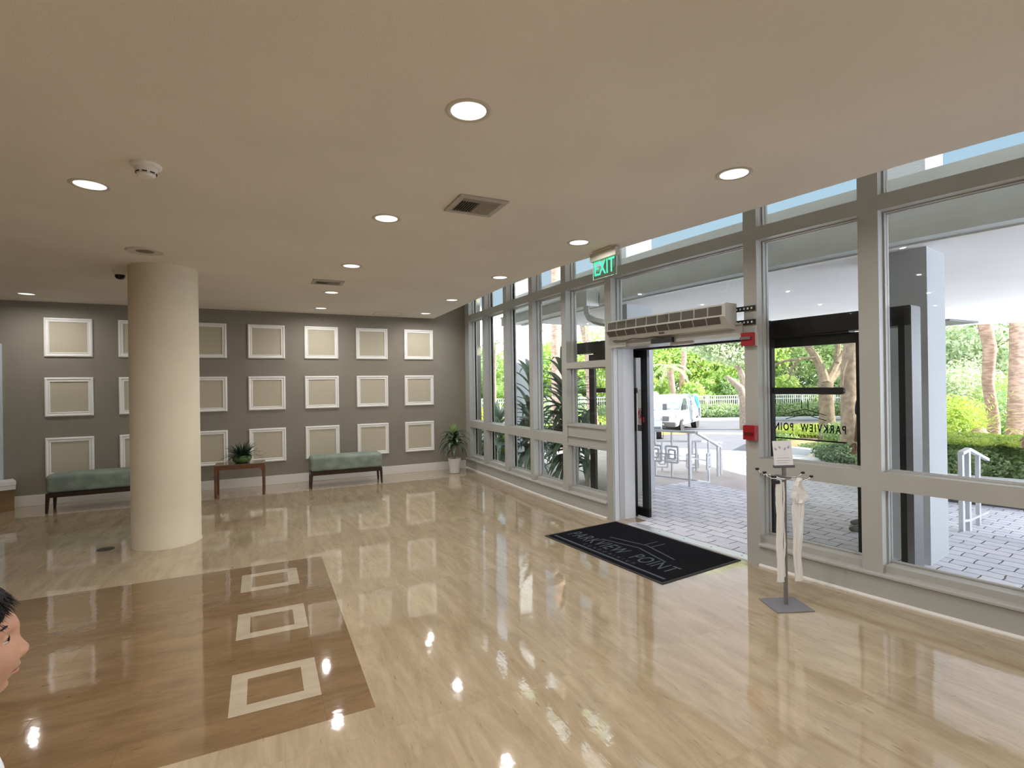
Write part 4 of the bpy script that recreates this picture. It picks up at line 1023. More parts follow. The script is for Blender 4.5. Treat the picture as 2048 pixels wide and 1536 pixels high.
# fence
def fence(s0, s1, d, label):
    p0 = Vector((*gp(s0, d), 0)); o = thing('picket_fence', label, 'fence', (p0.x, p0.y, -1.1)); vx = Vector((cr.x, cr.y, 0)).normalized(); L = s1-s0; mb = MB()
    n = int(L/.16)
    for i in range(n): 
        a = vx*(i*.16); mb.bar(a, a + Vector((0, 0, 1.62)), .05, .03, up=(cw.x, cw.y, 0))
    mb.build('pickets', M_trim, o); 
    for z in (.2, 1.35, 1.62): MB().bar(Vector((0, 0, z)), vx*L + Vector((0, 0, z)), .05, .06).build('rail', M_trim, o)
    for i in range(int(L/2.4)+1):
        a = vx*(i*2.4); MB().bar(a, a + Vector((0, 0, 1.72)), .10, .10, up=(1, 0, 0)).build('post', M_trim, o)
fence(-14, 26, 39.4, 'long white picket fence across the far side of the drive')

# palms
def palm(loc, path, rads, label, crown_z=None, fr=14, fl=2.2, group='palm trees outside', crownmat=None, name='palm_tree', seed=1):
    o = thing(name, label, 'palm', loc, group=group); MBx = MB().tube(path, rads, 18); MBx.build('trunk', M_palm, o, smooth=True)
    top = Vector(path[-1]); mb = MB(); g = random.Random(seed)
    for i in range(fr):
        a = i*2.399; el = g.uniform(-.1, 1.1); d = Vector((math.cos(a)*math.cos(el), math.sin(a)*math.cos(el), math.sin(el))); p = top.copy(); st = fl/10
        rows = [p.copy()]
        for k_ in range(10):
            p = p + d*st; d = (d + Vector((0, 0, -.22))).normalized(); rows.append(p.copy())
            if k_ > 0:
                sd = d.cross(Vector((0, 0, 1))); sd.normalize() if sd.length > 0 else None
                for s_ in (-1, 1):
                    for q_ in (0, .5):
                        mb.strap(p - d*st*q_, (sd*s_ + d*.8 + Vector((0, 0, -.1))), fl*.26*(1-.05*k_), fl*.02, 1.4, 3, fold=.1)
        mb.tube(rows, [.02]*11, 5)
    mb.build('fronds', crownmat or L_mid, o); return o
c = GD(1985, 12.3, -.4)
palm(c, [(0, 0, 0), (-.02, -.02, 1.0), (-.10, .05, 1.9), (-.05, .02, 2.7), (-.16, .08, 3.4), (-.2, .1, 6.2)], [.15, .115, .112, .13, .14, .12], 'palm with a gently bent slimmer trunk outside the right window', seed=2)
c = GD(2032, 11.6, -.4)
palm(c, [(0, 0, 0), (.02, 0, .35), (.05, 0, .9), (.10, -.02, 2.4), (.14, -.04, 6.0)], [.33, .26, .19, .165, .15], 'thick straight palm trunk at the right edge of the photo', seed=3)
c = GD(1113, 15.0, -.4)
palm(c, [(0, 0, 0), (0, 0, .8), (.0, 0, 2.5), (.02, 0, 4.2), (.05, 0, 8.4)], [.20, .155, .14, .135, .12], 'pinkish palm trunk behind the corn plants outside the fourth window', seed=4)
c = GD(1359, 40.5, -1.1)
palm(c, [(0, 0, 0), (.25, .1, 2.0), (.5, .0, 4.5), (.55, 0, 7.5)], [.26, .2, .2, .18], 'tall slim palm trunk rising above the vans in the doorway', seed=5, fl=2.6)
c = GD(1352, 40.2, -1.1)
palm(c, [(0, 0, 0), (-.25, 0, 1.8), (-.62, 0, 3.7)], [.24, .2, .26], 'shorter leaning palm with orange crown shaft beside the tall slim one', seed=6, fl=1.9, crownmat=L_pale)
c = GD(990, 34, -1.1)
palm(c, [(0, 0, 0), (0, 0, 3.0), (.05, 0, 5.4)], [.09, .07, .06], 'very thin tall palm outside the second window from the corner', seed=7, fl=1.5)
c = GD(1188, 22, -.7)
palm(c, [(0, 0, 0), (-.15, 0, 1.6), (-.25, 0, 3.8), (-.5, .1, 5.2)], [.24, .19, .18, .2], 'palm with orange-brown trunk seen past the downpipe', seed=8, fl=2.2, crownmat=L_pale)
# cycad
o = thing('cycad', 'small spiky sago plant with a brown stub trunk behind the right hedge', 'plant', GD(1957, 11.6, -.4))
MB().lathe([(.18, 0), (.17, .3), (.21, .5), (.20, .72), (.10, .86), (0, .9)], 18).build('stub_trunk', M_palm, o, smooth=True)
mb = MB(); g = random.Random(12)
for i in range(34):
    a = i*2.399; el = g.uniform(.2, 1.3); d = Vector((math.cos(a)*math.cos(el), math.sin(a)*math.cos(el), math.sin(el))); p = Vector((0, 0, .85)); 
    for k_ in range(9):
        p = p + d*.13; d = (d + Vector((0, 0, -.14))).normalized(); sd = d.cross(Vector((0, 0, 1))).normalized()
        for s_ in (-1, 1): mb.strap(p, sd*s_ + d*.9, .16, .022, 1, 2, fold=.1)
mb.build('fronds', L_lime, o)
# hedge right
ha = Vector((pa.x, pa.y, 0)) - dirv*1.0 + nv*1.12; hb = Vector((pb_.x, pb_.y, 0)) + nv*1.12
hedge(ha, hb, -.25, .55, 1.25, 26000, .035, L_hedge, 'low clipped hedge on the white planter outside the right window', 601, name='clipped_hedge')
hedge(ha, hb, .50, .66, 1.15, 17000, .03, L_lime, 'lighter lime-green leaf layer standing in for sunlight on the right hedge top', 602, name='hedge_lit_top')  # sunlit hedge top put in as a layer of lighter leaves
# bushes & ground cover
def bush(px, d, z, R_, h, n, size, m, label, seed, cat='bush', name='shrub'):
    c = GD(px, d, z); o = bpy.data.objects.new(name, leaf_mesh(name, [(0, 0, h*.5, R_, R_, h*.55), (R_*.5, R_*.2, h*.45, R_*.6, R_*.6, h*.5), (-R_*.5, -R_*.1, h*.4, R_*.6, R_*.6, h*.5)], n, size, seed, m, shell=.5)); link(o); o.location = c
    return tag(o, label, cat, 'garden shrubs outside')
bush(1690, 12.4, -.36, .75, .42, 5000, .035, L_dark, 'dark low shrub behind the white kerb near the black door stile', 701)
bush(1655, 14.0, -.40, .8, .30, 4000, .035, L_hedge, 'low ground cover shrub at the foot of the big trunk', 702)
bush(1700, 16, -.40, .9, .7, 4000, .05, L_mid, 'mid green shrub to the right of the big trunk base', 703)
bush(1625, 19, -.45, 1.3, .42, 5000, .05, L_lime, 'lime-green mounded shrub beyond the rock at the drive', 704)
bush(1565, 17, -.42, .5, .28, 2500, .04, L_mid, 'small dark shrub left of the orange mound', 705)
bush(1905, 14, -.4, .9, 1.5, 5000, .06, L_lime, 'yellow-green shrub behind the right hedge beside the column', 706)
bush(1925, 19, -.6, 1.4, 2.8, 8000, .07, L_pale, 'pale twiggy shrub behind the sago plant', 707)
bush(2010, 15.5, -.5, 1.1, 1.6, 6000, .06, L_mid, 'green shrub between the two right palms', 708)
bush(2075, 17, -.6, 1.6, 2.4, 6000, .07, L_bright, 'bright shrub at the extreme right behind the thick palm', 709)
bush(957, 13.4, -.1, .50, 1.05, 4200, .06, L_yellow, 'yellow croton bush outside the corner window', 710)
bush(985, 11.6, -.1, .5, .85, 3600, .06, L_yellow, 'yellow croton bush outside the second window from the corner', 711)
bush(962, 11.2, -.1, .34, .75, 3000, .045, L_dark, 'dark green shrub low outside the corner window', 712)
bush(1165, 27, -1.15, 2.2, 1.1, 5000, .08, L_lime, 'bright green shrubs behind the outdoor chair', 713)
bush(1205, 30, -1.15, 1.9, 1.4, 5000, .08, L_hedge, 'rounded hedge shrub right of the outdoor chair', 714)
# mound and rock
o = MB().lathe([(.9, 0), (.7, .16), (.4, .26), (0, .3)], 20).build('rock_mound', mat('orange_rock', (.62, .42, .24), .9, noise=(3, .3, 4), bump=(8, .8)), smooth=True); o.location = GD(1600, 15.5, -.42); o.scale = (1, .7, .8)
tag(o, 'low orange-brown rock mound in the planting behind the door lettering', 'rock')
o = MB().lathe([(.32, 0), (.26, .12), (.12, .2), (0, .22)], 14).build('boulder', mat('cream_rock', (.66, .56, .44), .9, bump=(8, .8)), smooth=True); o.location = GD(1637, 13.2, -.40)
tag(o, 'small cream boulder near the white kerb', 'rock')

# the big branching tree behind the door leaf
bt = thing('spreading_tree', 'large tree with pale forked branches seen through the lettered door leaf', 'tree', GD(1655, 17, -.42))
def P_(px, py, d): return PX(px, py, d) - bt.location
mb = MB(); mb.tube([P_(1656, 880, 17), P_(1654, 830, 17), P_(1652, 790, 17), P_(1650, 765, 17)], [.30, .22, .21, .24], 12); mb.build('trunk', M_bark, bt, smooth=True)
for pts, r in (([(1651, 768), (1645, 745), (1632, 715), (1612, 688), (1585, 655), (1540, 600)], .17), ([(1652, 768), (1664, 748), (1674, 725), (1676, 700), (1680, 660), (1690, 600)], .15),
               ([(1654, 770), (1672, 748), (1690, 728), (1700, 700), (1740, 640)], .12), ([(1632, 715), (1600, 718), (1570, 722), (1545, 732), (1536, 750)], .05), ([(1674, 725), (1690, 700), (1697, 670), (1710, 640)], .07), ([(1600, 718), (1585, 735), (1578, 760)], .03)):
    mb = MB(); q = [P_(x, y, 17 + .25*i) for i, (x, y) in enumerate(pts)]; mb.tube(q, [r*(1-.13*i) for i in range(len(q))], 9); mb.build('branch', M_bark, bt, smooth=True)
c = P_(1600, 600, 17.5)
f = bpy.data.objects.new('foliage', leaf_mesh('foliage', [(c.x+dx, c.y+dy, c.z+dz, 1.3, 1.3, .7) for dx, dy, dz in ((-2.2, 1, .2), (-1, .5, .4), (0, 0, .6), (1.2, -.6, .5), (2.2, -1.1, .3), (0, 1.2, .8), (-1.5, 2, .5), (1.5, .8, .9))], 9000, .10, 77, L_pale, shell=.2)); link(f, bt)
bt2 = thing('rough_barked_tree', 'broad rough-barked trunk just left of the black door stile', 'tree', GD(1703, 13.8, -.42))
def P2(px, py, d): return PX(px, py, d) - bt2.location
mb = MB(); mb.tube([P2(1704, 895, 13.8), P2(1700, 850, 13.8), P2(1697, 800, 13.8), P2(1698, 740, 13.8), P2(1702, 680, 13.8), P2(1705, 560, 13.8)], [.30, .21, .19, .19, .17, .15], 14); mb.build('trunk', M_bark, bt2, smooth=True)
mb = MB(); mb.tube([P2(1696, 800, 13.8), P2(1684, 770, 13.7), P2(1686, 745, 13.6), P2(1695, 720, 13.6)], [.05, .035, .03, .02], 8); mb.build('branch', M_bark, bt2, smooth=True)
c = P2(1700, 560, 13.8); f = bpy.data.objects.new('foliage', leaf_mesh('foliage', [(c.x, c.y, c.z+.6, 1.8, 1.8, .9)], 2500, .10, 78, L_mid)); link(f, bt2)
# leaning trunk at the right edge of the doorway
lt = thing('leaning_tree', 'tree with a leaning pale trunk at the right edge of the doorway view', 'tree', GD(1492, 30, -1.2))
def P3(px, py, d): return PX(px, py, d) - lt.location
mb = MB(); mb.tube([P3(1492, 870, 30), P3(1488, 800, 30), P3(1480, 775, 30), P3(1462, 760, 30), P3(1452, 752, 30)], [.34, .26, .2, .15, .07], 10); mb.build('trunk', M_bark, lt, smooth=True)
mb = MB(); mb.tube([P3(1489, 800, 30), P3(1487, 760, 30.2), P3(1478, 735, 30.4), P3(1468, 730, 30.5)], [.2, .2, .16, .08], 9); mb.build('branch', M_bark, lt, smooth=True)
c = P3(1462, 705, 30.5); f = bpy.data.objects.new('foliage', leaf_mesh('foliage', [(c.x+cr.x*s, c.y+cr.y*s, c.z+z, 1.2, 1.2, .7) for s, z in ((-1.8, .6), (-.8, .1), (.3, -.2), (1.2, .2), (0, 1.0), (-1.2, 1.3), (1.2, 1.3), (2.2, .8))], 9000, .11, 79, L_pale, shell=.2)); link(f, lt)

# corn plants outside the third and fourth windows
def corn(loc, stems, label, seed, n=30, L0=.70):
    o = thing('corn_plant', label, 'plant', loc, group='dark corn plants outside the windows'); g = random.Random(seed); mb = MB(); fm = MB()
    for (x, y, h) in stems:
        mb.tube([(x*.4, y*.4, 0), (x*.8, y*.8, h*.5), (x, y, h)], [.035, .03, .025], 8)
        for j in range(n):
            a = g.uniform(0, 6.28); el = 1.25 - 1.5*(j/n); zz = h - .75*h*(j/n)*g.uniform(.5, 1)
            L = L0*g.uniform(.8, 1.15)
            fm.strap((x*(.4+.6*zz/h), y*(.4+.6*zz/h), zz), (math.cos(a)*math.cos(el), math.sin(a)*math.cos(el), math.sin(el)), L, .115, g.uniform(1.6, 3.0), 9)
    mb.build('cane', mat('grey_cane', (.30, .27, .2), .8), o); fm.build('foliage', L_corn, o); return o
corn((4.62, 8.72, -.08), [(0, 0, 1.75), (.1, .25, 1.2), (-.1, -.2, .9), (.0, .3, .6)], 'tall dark corn plant in front of the white column outside the third window', 21)
corn((4.58, 7.45, -.08), [(0, 0, 1.85), (.12, .2, 1.45), (-.08, -.2, 1.15), (.15, -.05, .75)], 'tallest dark corn plant, outside the fourth window in front of the palm trunk', 22, n=40)
corn((4.45, 9.9, -.08), [(0, 0, .95), (.1, .2, .7)], 'lower dark corn plant outside the second window from the corner', 23)
corn((4.62, 6.85, -.08), [(.0, .05, .95)], 'small drooping corn plant at the left edge of the fifth window', 24, n=16, L0=.5)

# outdoor chair beyond the fifth window
ch = thing('patio_chair', 'dark metal patio chair on the grass beyond the fifth window', 'chair', GD(1201, 19, -.65)); ch.rotation_euler = (0, 0, .6)
MB().rbox(-.27, .27, -.27, .27, .40, .44, .015, 2).build('seat', M_dkgrey, ch)
mb = MB()
for i in range(7): mb.tube([(-.24+.08*i, .25, .42), (-.24+.08*i, .31, .9)], .012, 6)
mb.tube([(-.27, .24, .42), (-.29, .31, .88), (-.15, .33, .98), (.15, .33, .98), (.29, .31, .88), (.27, .24, .42)], .018, 8); mb.build('backrest', M_dkgrey, ch)
for sx in (-1, 1):
    for sy in (-1, 1): MB().tube([(sx*.25, sy*.25, .42), (sx*.27, sy*.28, 0)], .018, 8).build('leg', M_dkgrey, ch)
    MB().tube([(sx*.27, -.25, .42), (sx*.28, -.25, .65), (sx*.28, .28, .68)], .018, 8).build('armrest', M_dkgrey, ch)

# ---------------------------------------------------------------- vans
def van():
    o = thing('van', '', 'van'); L = 5.3; w = .98
    prof = [(0, .38), (0, 1.2), (.03, 1.95), (.10, 2.05), (.3, 2.08), (3.45, 2.06), (3.75, 1.98), (4.45, 1.25), (5.05, 1.08), (5.25, .95), (5.32, .60), (5.30, .38)]
    def wz(z): return w*(1 if z < 1.15 else 1-.16*(z-1.15)/.93)
    n = len(prof); bm = bmesh.new(); ls = [bm.verts.new((x, -wz(z)*(1 if x < 4.9 else .93), z)) for x, z in prof]; rs = [bm.verts.new((x, wz(z)*(1 if x < 4.9 else .93), z)) for x, z in prof]
    bm.faces.new(ls); bm.faces.new(list(reversed(rs)))
    for i in range(n): j = (i+1) % n; bm.faces.new((ls[j], ls[i], rs[i], rs[j]))
    bmesh.ops.bevel(bm, geom=bm.edges[:], offset=.05, segments=3, affect='EDGES')
    me = bpy.data.meshes.new('body'); bm.to_mesh(me); bm.free(); me.materials.append(M_car); me.polygons.foreach_set('use_smooth', [True]*len(me.polygons))
    try: me.set_sharp_from_angle(angle=math.radians(35))
    except Exception: pass
    body = bpy.data.objects.new('body', me); link(body, o)
    mb = MB(); mb.add([(3.80, -.76, 1.965), (3.80, .76, 1.965), (4.44, .86, 1.30), (4.44, -.86, 1.30)], [(0, 1, 2, 3)]); mb.v = [(x+.035, y, z+.03) for x, y, z in mb.v]; mb.build('windscreen', M_wshd, o)
    for s in (-1, 1):
        def q(x, z): return (x, s*(wz(z)+.004), z)
        mb = MB(); mb.add([q(3.0, 1.25), q(4.25, 1.25), q(4.15, 1.42), q(3.68, 1.87), q(3.05, 1.87)], [(0, 1, 2, 3, 4)]); mb.build('side_window', M_carg, o)
        mb = MB(); mb.box(.15, 4.3, s*w-.012, s*w+.012, .42, .60); mb.build('side_moulding', mat('van_grey', (.35, .35, .37), .5) if s < 0 else bpy.data.materials['van_grey'], o)
        mb = MB(); mb.rbox(4.15, 4.30, s*w-(.0 if s > 0 else .22), s*w+(.22 if s > 0 else .0), 1.28, 1.58, .03, 2); mb.build('mirror', M_dkgrey, o)
        mb = MB(); mb.rbox(5.02, 5.27, min(s*.55, s*.90), max(s*.55, s*.90), .84, 1.04, .04, 2); mb.build('headlight', M_chrome, o)
        mb = MB(); mb.rbox(2.86, 2.98, s*w-.02, s*w+.02, 1.05, 1.09, .01, 1); mb.rbox(1.9, 2.0, s*w-.02, s*w+.02, 1.05, 1.09, .01, 1); mb.build('door_handle', M_dkgrey, o)
        for x in (.95, 4.35):
            MW = Matrix.Translation((x, s*(w-.20), .34)) @ Matrix.Rotation(math.radians(90), 4, 'X')
            mb = MB(); mb.lathe([(.20, -.12), (.32, -.12), (.345, -.08), (.345, .08), (.32, .12), (.20, .12)], 28, M=MW); wh = mb.build('tyre', M_tyre, o, smooth=True)
            mb = MB(); mb.lathe([(.0, -.10), (.09, -.11), (.2, -.06), (.205, .06), (.09, .11), (0, .10)], 28, M=MW); mb.build('wheel_rim', M_rim, wh, smooth=True)
            mb = MB(); mb.lathe([(0, s*-.005), (.40, s*-.005)], 28, M=Matrix.Translation((x, s*(w+.001), .36)) @ Matrix.Rotation(math.radians(90), 4, 'X')); mb.build('wheel_arch', M_tyre, o)
    MB().rbox(5.2, 5.36, -.88, .88, .36, .62, .04, 2).build('bumper', M_dkgrey, o)
    mb = MB(); mb.rbox(5.24, 5.345, -.5, .5, .68, .95, .03, 2); mb.build('grille', M_dkgrey, o)
    MB().rbox(5.35, 5.37, -.26, .26, .42, .54, .01, 1).build('number_plate', M_paper, o)
    return o
v1 = van(); hd = math.atan2(-cw.y, -cw.x)     # heading towards the viewer
a_ = math.radians(33)
fd = (-Vector((cw.x, cw.y, 0)).normalized()*math.cos(a_) - Vector((cr.x, cr.y, 0)).normalized()*math.sin(a_))
front = GD(1318, 28.6, -1.2); v1.location = front - fd*5.3; v1.location.z = -1.2; v1.rotation_euler = (0, 0, math.atan2(fd.y, fd.x))
retag(v1, 'white van with blue and green graphics parked beyond the railing'); v1['group'] = 'white vans parked on the drive'
a2_ = math.radians(14); fd2 = (-Vector((cw.x, cw.y, 0)).normalized()*math.cos(a2_) - Vector((cr.x, cr.y, 0)).normalized()*math.sin(a2_))
v2 = copy_tree(v1); v2.location = GD(1284, 25.2, -1.2) - fd2*5.3; v2.location.z = -1.2; v2.scale = (1, 1, 1.10); v2.rotation_euler = (0, 0, math.atan2(fd2.y, fd2.x))
retag(v2, 'taller white van mostly hidden behind the white column left of the doorway view')
# graphics on the first van's visible side
side = 1 if (Matrix.Rotation(v1.rotation_euler.z, 3, 'Z') @ Vector((0, 1, 0))).dot(Vector((cr.x, cr.y, 0))) > 0 else -1
yy = side*.985
def wzz(z): return .98*(1 if z < 1.15 else 1-.16*(z-1.15)/.93)+.012
mb = MB(); mb.add([(.95, side*wzz(1.95), 1.95), (.5, side*wzz(1.98), 1.98), (.3, side*wzz(1.6), 1.6), (.45, side*wzz(1.25), 1.25), (.62, side*wzz(1.15), 1.15), (1.0, side*wzz(1.7), 1.7)], [(0, 1, 2, 3, 4, 5)]); mb.build('blue_decal', M_cyan, v1)
mb = MB(); mb.add([(.30, side*wzz(1.9), 1.9), (.08, side*wzz(1.85), 1.85), (.05, side*wzz(1.1), 1.1), (.25, side*wzz(1.15), 1.15)], [(0, 1, 2, 3)]); mb.build('green_decal', M_lime, v1)
mb = MB(); mb.add([(.62, side*wzz(1.2), 1.2), (.22, side*wzz(1.2), 1.2), (.35, side*wzz(.62), .62), (.45, side*wzz(.62), .62)], [(0, 1, 2, 3)]); mb.build('navy_decal', M_navy, v1)
TX = Matrix(((-side*1.0, 0, 0, 2.05), (0, -.16*side*.98/.93, side, side*wzz(1.45)+side*.012), (0, 1, 0, 1.45), (0, 0, 0, 1)))
text_mesh('lettering', 'CSC', .36, TX, M_navy, v1, .004, .95)

# ---------------------------------------------------------------- people
def skinned(name, chain, radii, edges, m, parent, sub=2, root=0):
    me = bpy.data.meshes.new(name); me.from_pydata([tuple(c) for c in chain], edges, []); o = bpy.data.objects.new(name, me); link(o)
    sk = o.modifiers.new('skin', 'SKIN'); sk.use_smooth_shade = True; sk.branch_smoothing = .6
    for i, r in enumerate(radii):
        d_ = me.skin_vertices[0].data[i]; r = r if isinstance(r, tuple) else (r, r); d_.radius = r
        d_.use_root = (i == root)
    ss = o.modifiers.new('sub', 'SUBSURF'); ss.levels = sub; ss.render_levels = sub
    dg = bpy.context.evaluated_depsgraph_get(); me2 = bpy.data.meshes.new_from_object(o.evaluated_get(dg)); bpy.data.objects.remove(o)
    me2.materials.clear(); me2.materials.append(m); me2.polygons.foreach_set('use_smooth', [True]*len(me2.polygons))
    o = bpy.data.objects.new(name, me2); return link(o, parent)

def gauss(v, c, s): return math.exp(-((v[0]-c[0])**2/s[0]**2 + (v[1]-c[1])**2/s[1]**2 + (v[2]-c[2])**2/s[2]**2))
def head_parts(parent, sc, skin, hair, neckz=-.13):
    """face looks along +x; head height about .215 before scaling; origin at the head centre"""
    nu, nv_ = 112, 84; vs = []; fs = []
    ax, ay, az = .088, .072, .108
    for j in range(nv_+1):
        ph = math.pi*j/nv_
        for i in range(nu):
            th = 2*math.pi*i/nu; d = Vector((math.sin(ph)*math.cos(th), math.sin(ph)*math.sin(th), math.cos(ph)))
            x, y, z = d.x*ax, d.y*ay, d.z*az
            if x < 0: x *= 1.10; 
            if z > 0: z *= .98
            if z < 0:      # jaw: narrower and moved forward
                t = -z/az; y *= 1-.30*t**1.6; x = x*(1-.16*t**1.5) + (.034*t if x > 0 else .016*t)
            p = Vector((x, y, z))
            if x > 0:
                f_ = 0
                u, w_ = y, z
                G = lambda cu_, cz, su, sz: math.exp(-((u-cu_)/su)**2 - ((w_-cz)/sz)**2)
                f_ += .0045*(G(0, .026, .05, .016))                     # brow
                f_ -= .0100*(G(.028, .006, .017, .012)+G(-.028, .006, .017, .012))   # sockets
                f_ += .0045*(G(.028, -.002, .014, .006)+G(-.028, -.002, .014, .006))
                f_ += .006*G(0, .000, .010, .022)                     # bridge
                f_ += .0120*G(0, -.024, .0105, .0125)                     # tip
                f_ += .008*(G(.011, -.029, .007, .007)+G(-.011, -.029, .007, .007))  # nostril wings
                f_ += .0090*(G(.036, -.034, .024, .026)+G(-.036, -.034, .024, .026))  # cheeks
                f_ += .0070*G(0, -.051, .017, .0065)*1 + .0060*G(0, -.063, .014, .006) - .0050*G(0, -.0568, .022, .0022)    # lips
                f_ -= .0035*G(0, -.073, .02, .006)
                f_ += .0085*G(0, -.088, .020, .014)                        # chin
                p += Vector((1, 0, 0))*f_
            vs.append(p*sc)
    for j in range(nv_):
        for i in range(nu): k_ = (i+1) % nu; fs.append((j*nu+i, (j+1)*nu+i, (j+1)*nu+k_, j*nu+k_))
    return vs, fs
def attach_face(parent, sc, skin, M, hairlen=1.0):
    vs, fs = head_parts(parent, sc, skin, None)
    mb = MB(); mb.add([M @ v for v in vs], fs); head = mb
    # ears
    for s in (-1, 1):
        E_ = M @ Matrix.Translation((-.008*sc, s*.072*sc, -.006*sc)) @ Matrix.Rotation(math.radians(-s*22), 4, 'Z')
        pr = [(.0, -.004), (.010, -.003), (.018, .002), (.0205, .007), (.017, .009), (.013, .004), (.0, .002)]
        mb.lathe([(a*sc, b*sc*s*1.0) for a, b in pr], 20, M=E_ @ Matrix.Rotation(math.radians(-90), 4, 'X') @ Matrix.Diagonal((.85, 1.5, 1, 1)))
    ho = mb.build('head', skin, parent, smooth=True)
    for s in (-1, 1):
        c = Vector((.0668, s*.029, .005))*sc
        e = MB(); e.lathe([(math.sin(math.pi*i/12)*.0115*sc, math.cos(math.pi*i/12)*.0115*sc) for i in range(13)], 18, M=M @ Matrix.Translation(c) @ Matrix.Rotation(math.radians(90), 4, 'Y')); e.build('eye', M_eye, ho, smooth=True)
        e = MB(); e.lathe([(0, .0122*sc), (.003*sc, .0120*sc), (.0058*sc, .0104*sc), (.006*sc, .009*sc)], 16, M=M @ Matrix.Translation(c) @ Matrix.Rotation(math.radians(78), 4, 'Y')); e.build('iris', M_iris, ho, smooth=True)
        lid = MB(); lr = .0121*sc; C0 = M @ Matrix.Translation(c); grid = []
        for jj in range(25):
            for ii in range(32):
                ph_ = math.pi*jj/24; th_ = 2*math.pi*ii/32; grid.append(Vector((math.sin(ph_)*math.cos(th_), math.sin(ph_)*math.sin(th_), math.cos(ph_))))
        ff = []
        for jj in range(24):
            for ii in range(32):
                k2 = (ii+1) % 32; mid = (grid[jj*32+ii]+grid[(jj+1)*32+k2])/2
                if mid.x > .1 and -.30 < mid.z < .04: continue
                ff.append((jj*32+ii, (jj+1)*32+ii, (jj+1)*32+k2, jj*32+k2))
        lid.add([C0 @ (g_*lr) for g_ in grid], ff); lid.build('eyelid', skin, ho, smooth=True)
        e = MB(); e.tube([M @ (c + Vector((.0095+.001*math.cos(a), math.sin(a)*.0125, .0052 - .003*abs(math.sin(a))))*1.0 if sc == 1 else M @ (c + Vector((.0100, math.sin(a)*.0125, .0050-.003*abs(math.sin(a))))*sc)) for a in [-1.3+.26*i for i in range(11)]], .0016*sc, 6); e.build('eyelash', M_hair, ho)
        e = MB(); e.tube([M @ (c + Vector((.0085-.010*(t*t), s*(-.012+.034*(t+.0)), .0215+.004*math.sin(t*2.4)))*sc) for t in [i/8 for i in range(9)]], [.0016*sc, .0022*sc, .0028*sc, .0028*sc, .0026*sc, .0024*sc, .002*sc, .0015*sc, .0008*sc], 6); e.build('eyebrow', M_hair, ho)
    e = MB()
    for zz, r in ((-.0535, .0030), (-.0605, .0034)):
        e.tube([M @ (Vector((.0935-.010*(t/.020)**2, t, zz))*sc) for t in [-.019+.0038*i for i in range(11)]], [r*sc*math.sqrt(max(.05, 1-((i-5)/5.3)**2)) for i in range(11)], 8)
    e.build('lips', M_lip, ho, smooth=True)
    # hair: cap with strands
    hb = MB(); g = random.Random(5); nu, nv_ = 90, 50; vs = []; fs = []
    for j in range(nv_+1):
        for i in range(nu):
            th = 2*math.pi*i/nu; lim = .95 + .82*(0.5-0.5*math.cos(th))**.8      # polar reach: short in front, long behind
            side_ = math.sin(th)**2; lim += .28*side_
            ph = lim*j/nv_*1.0
            d = Vector((math.sin(ph)*math.cos(th), math.sin(ph)*math.sin(th), math.cos(ph)))
            r = 1.085 + .012*math.sin(i*1.7+j*.9) + .012*g.random(); 
            if j > nv_-4: r -= .018*(j-nv_+4)
            x, y, z = d.x*.088*r, d.y*.072*r, d.z*.108*r
            if x < 0: x *= 1.10
            vs.append(M @ (Vector((x, y, z))*sc))
    for j in range(nv_):
        for i in range(nu): k_ = (i+1) % nu; fs.append((j*nu+i, (j+1)*nu+i, (j+1)*nu+k_, j*nu+k_))
    hb.add(vs, fs)
    for i in range(900):      # short strands that break the outline and the fringe
        th = g.uniform(-math.pi, math.pi); lim = .95+.82*(0.5-0.5*math.cos(th))**.8+.28*math.sin(th)**2; ph = lim*math.sqrt(g.random())
        if i % 2 == 0: th = g.uniform(-1.1, 1.1); ph = (.95+.28*math.sin(th)**2)*g.uniform(.8, 1.0)
        d = Vector((math.sin(ph)*math.cos(th), math.sin(ph)*math.sin(th), math.cos(ph)))
        b = Vector((d.x*.088*1.07*(1.1 if d.x < 0 else 1), d.y*.072*1.07, d.z*.108*1.07)); tang = Vector((.7*max(0, math.cos(th)), d.y*.6, -.9)) + d*.25 + Vector((g.uniform(-.3, .3), g.uniform(-.3, .3), 0))
        hb.strap(M @ (b*sc), (M.to_3x3() @ tang), g.uniform(.012, .024)*sc, .0020*sc, 6, 3)
    hb.build('hair', M_hair, ho, smooth=True)
    return ho
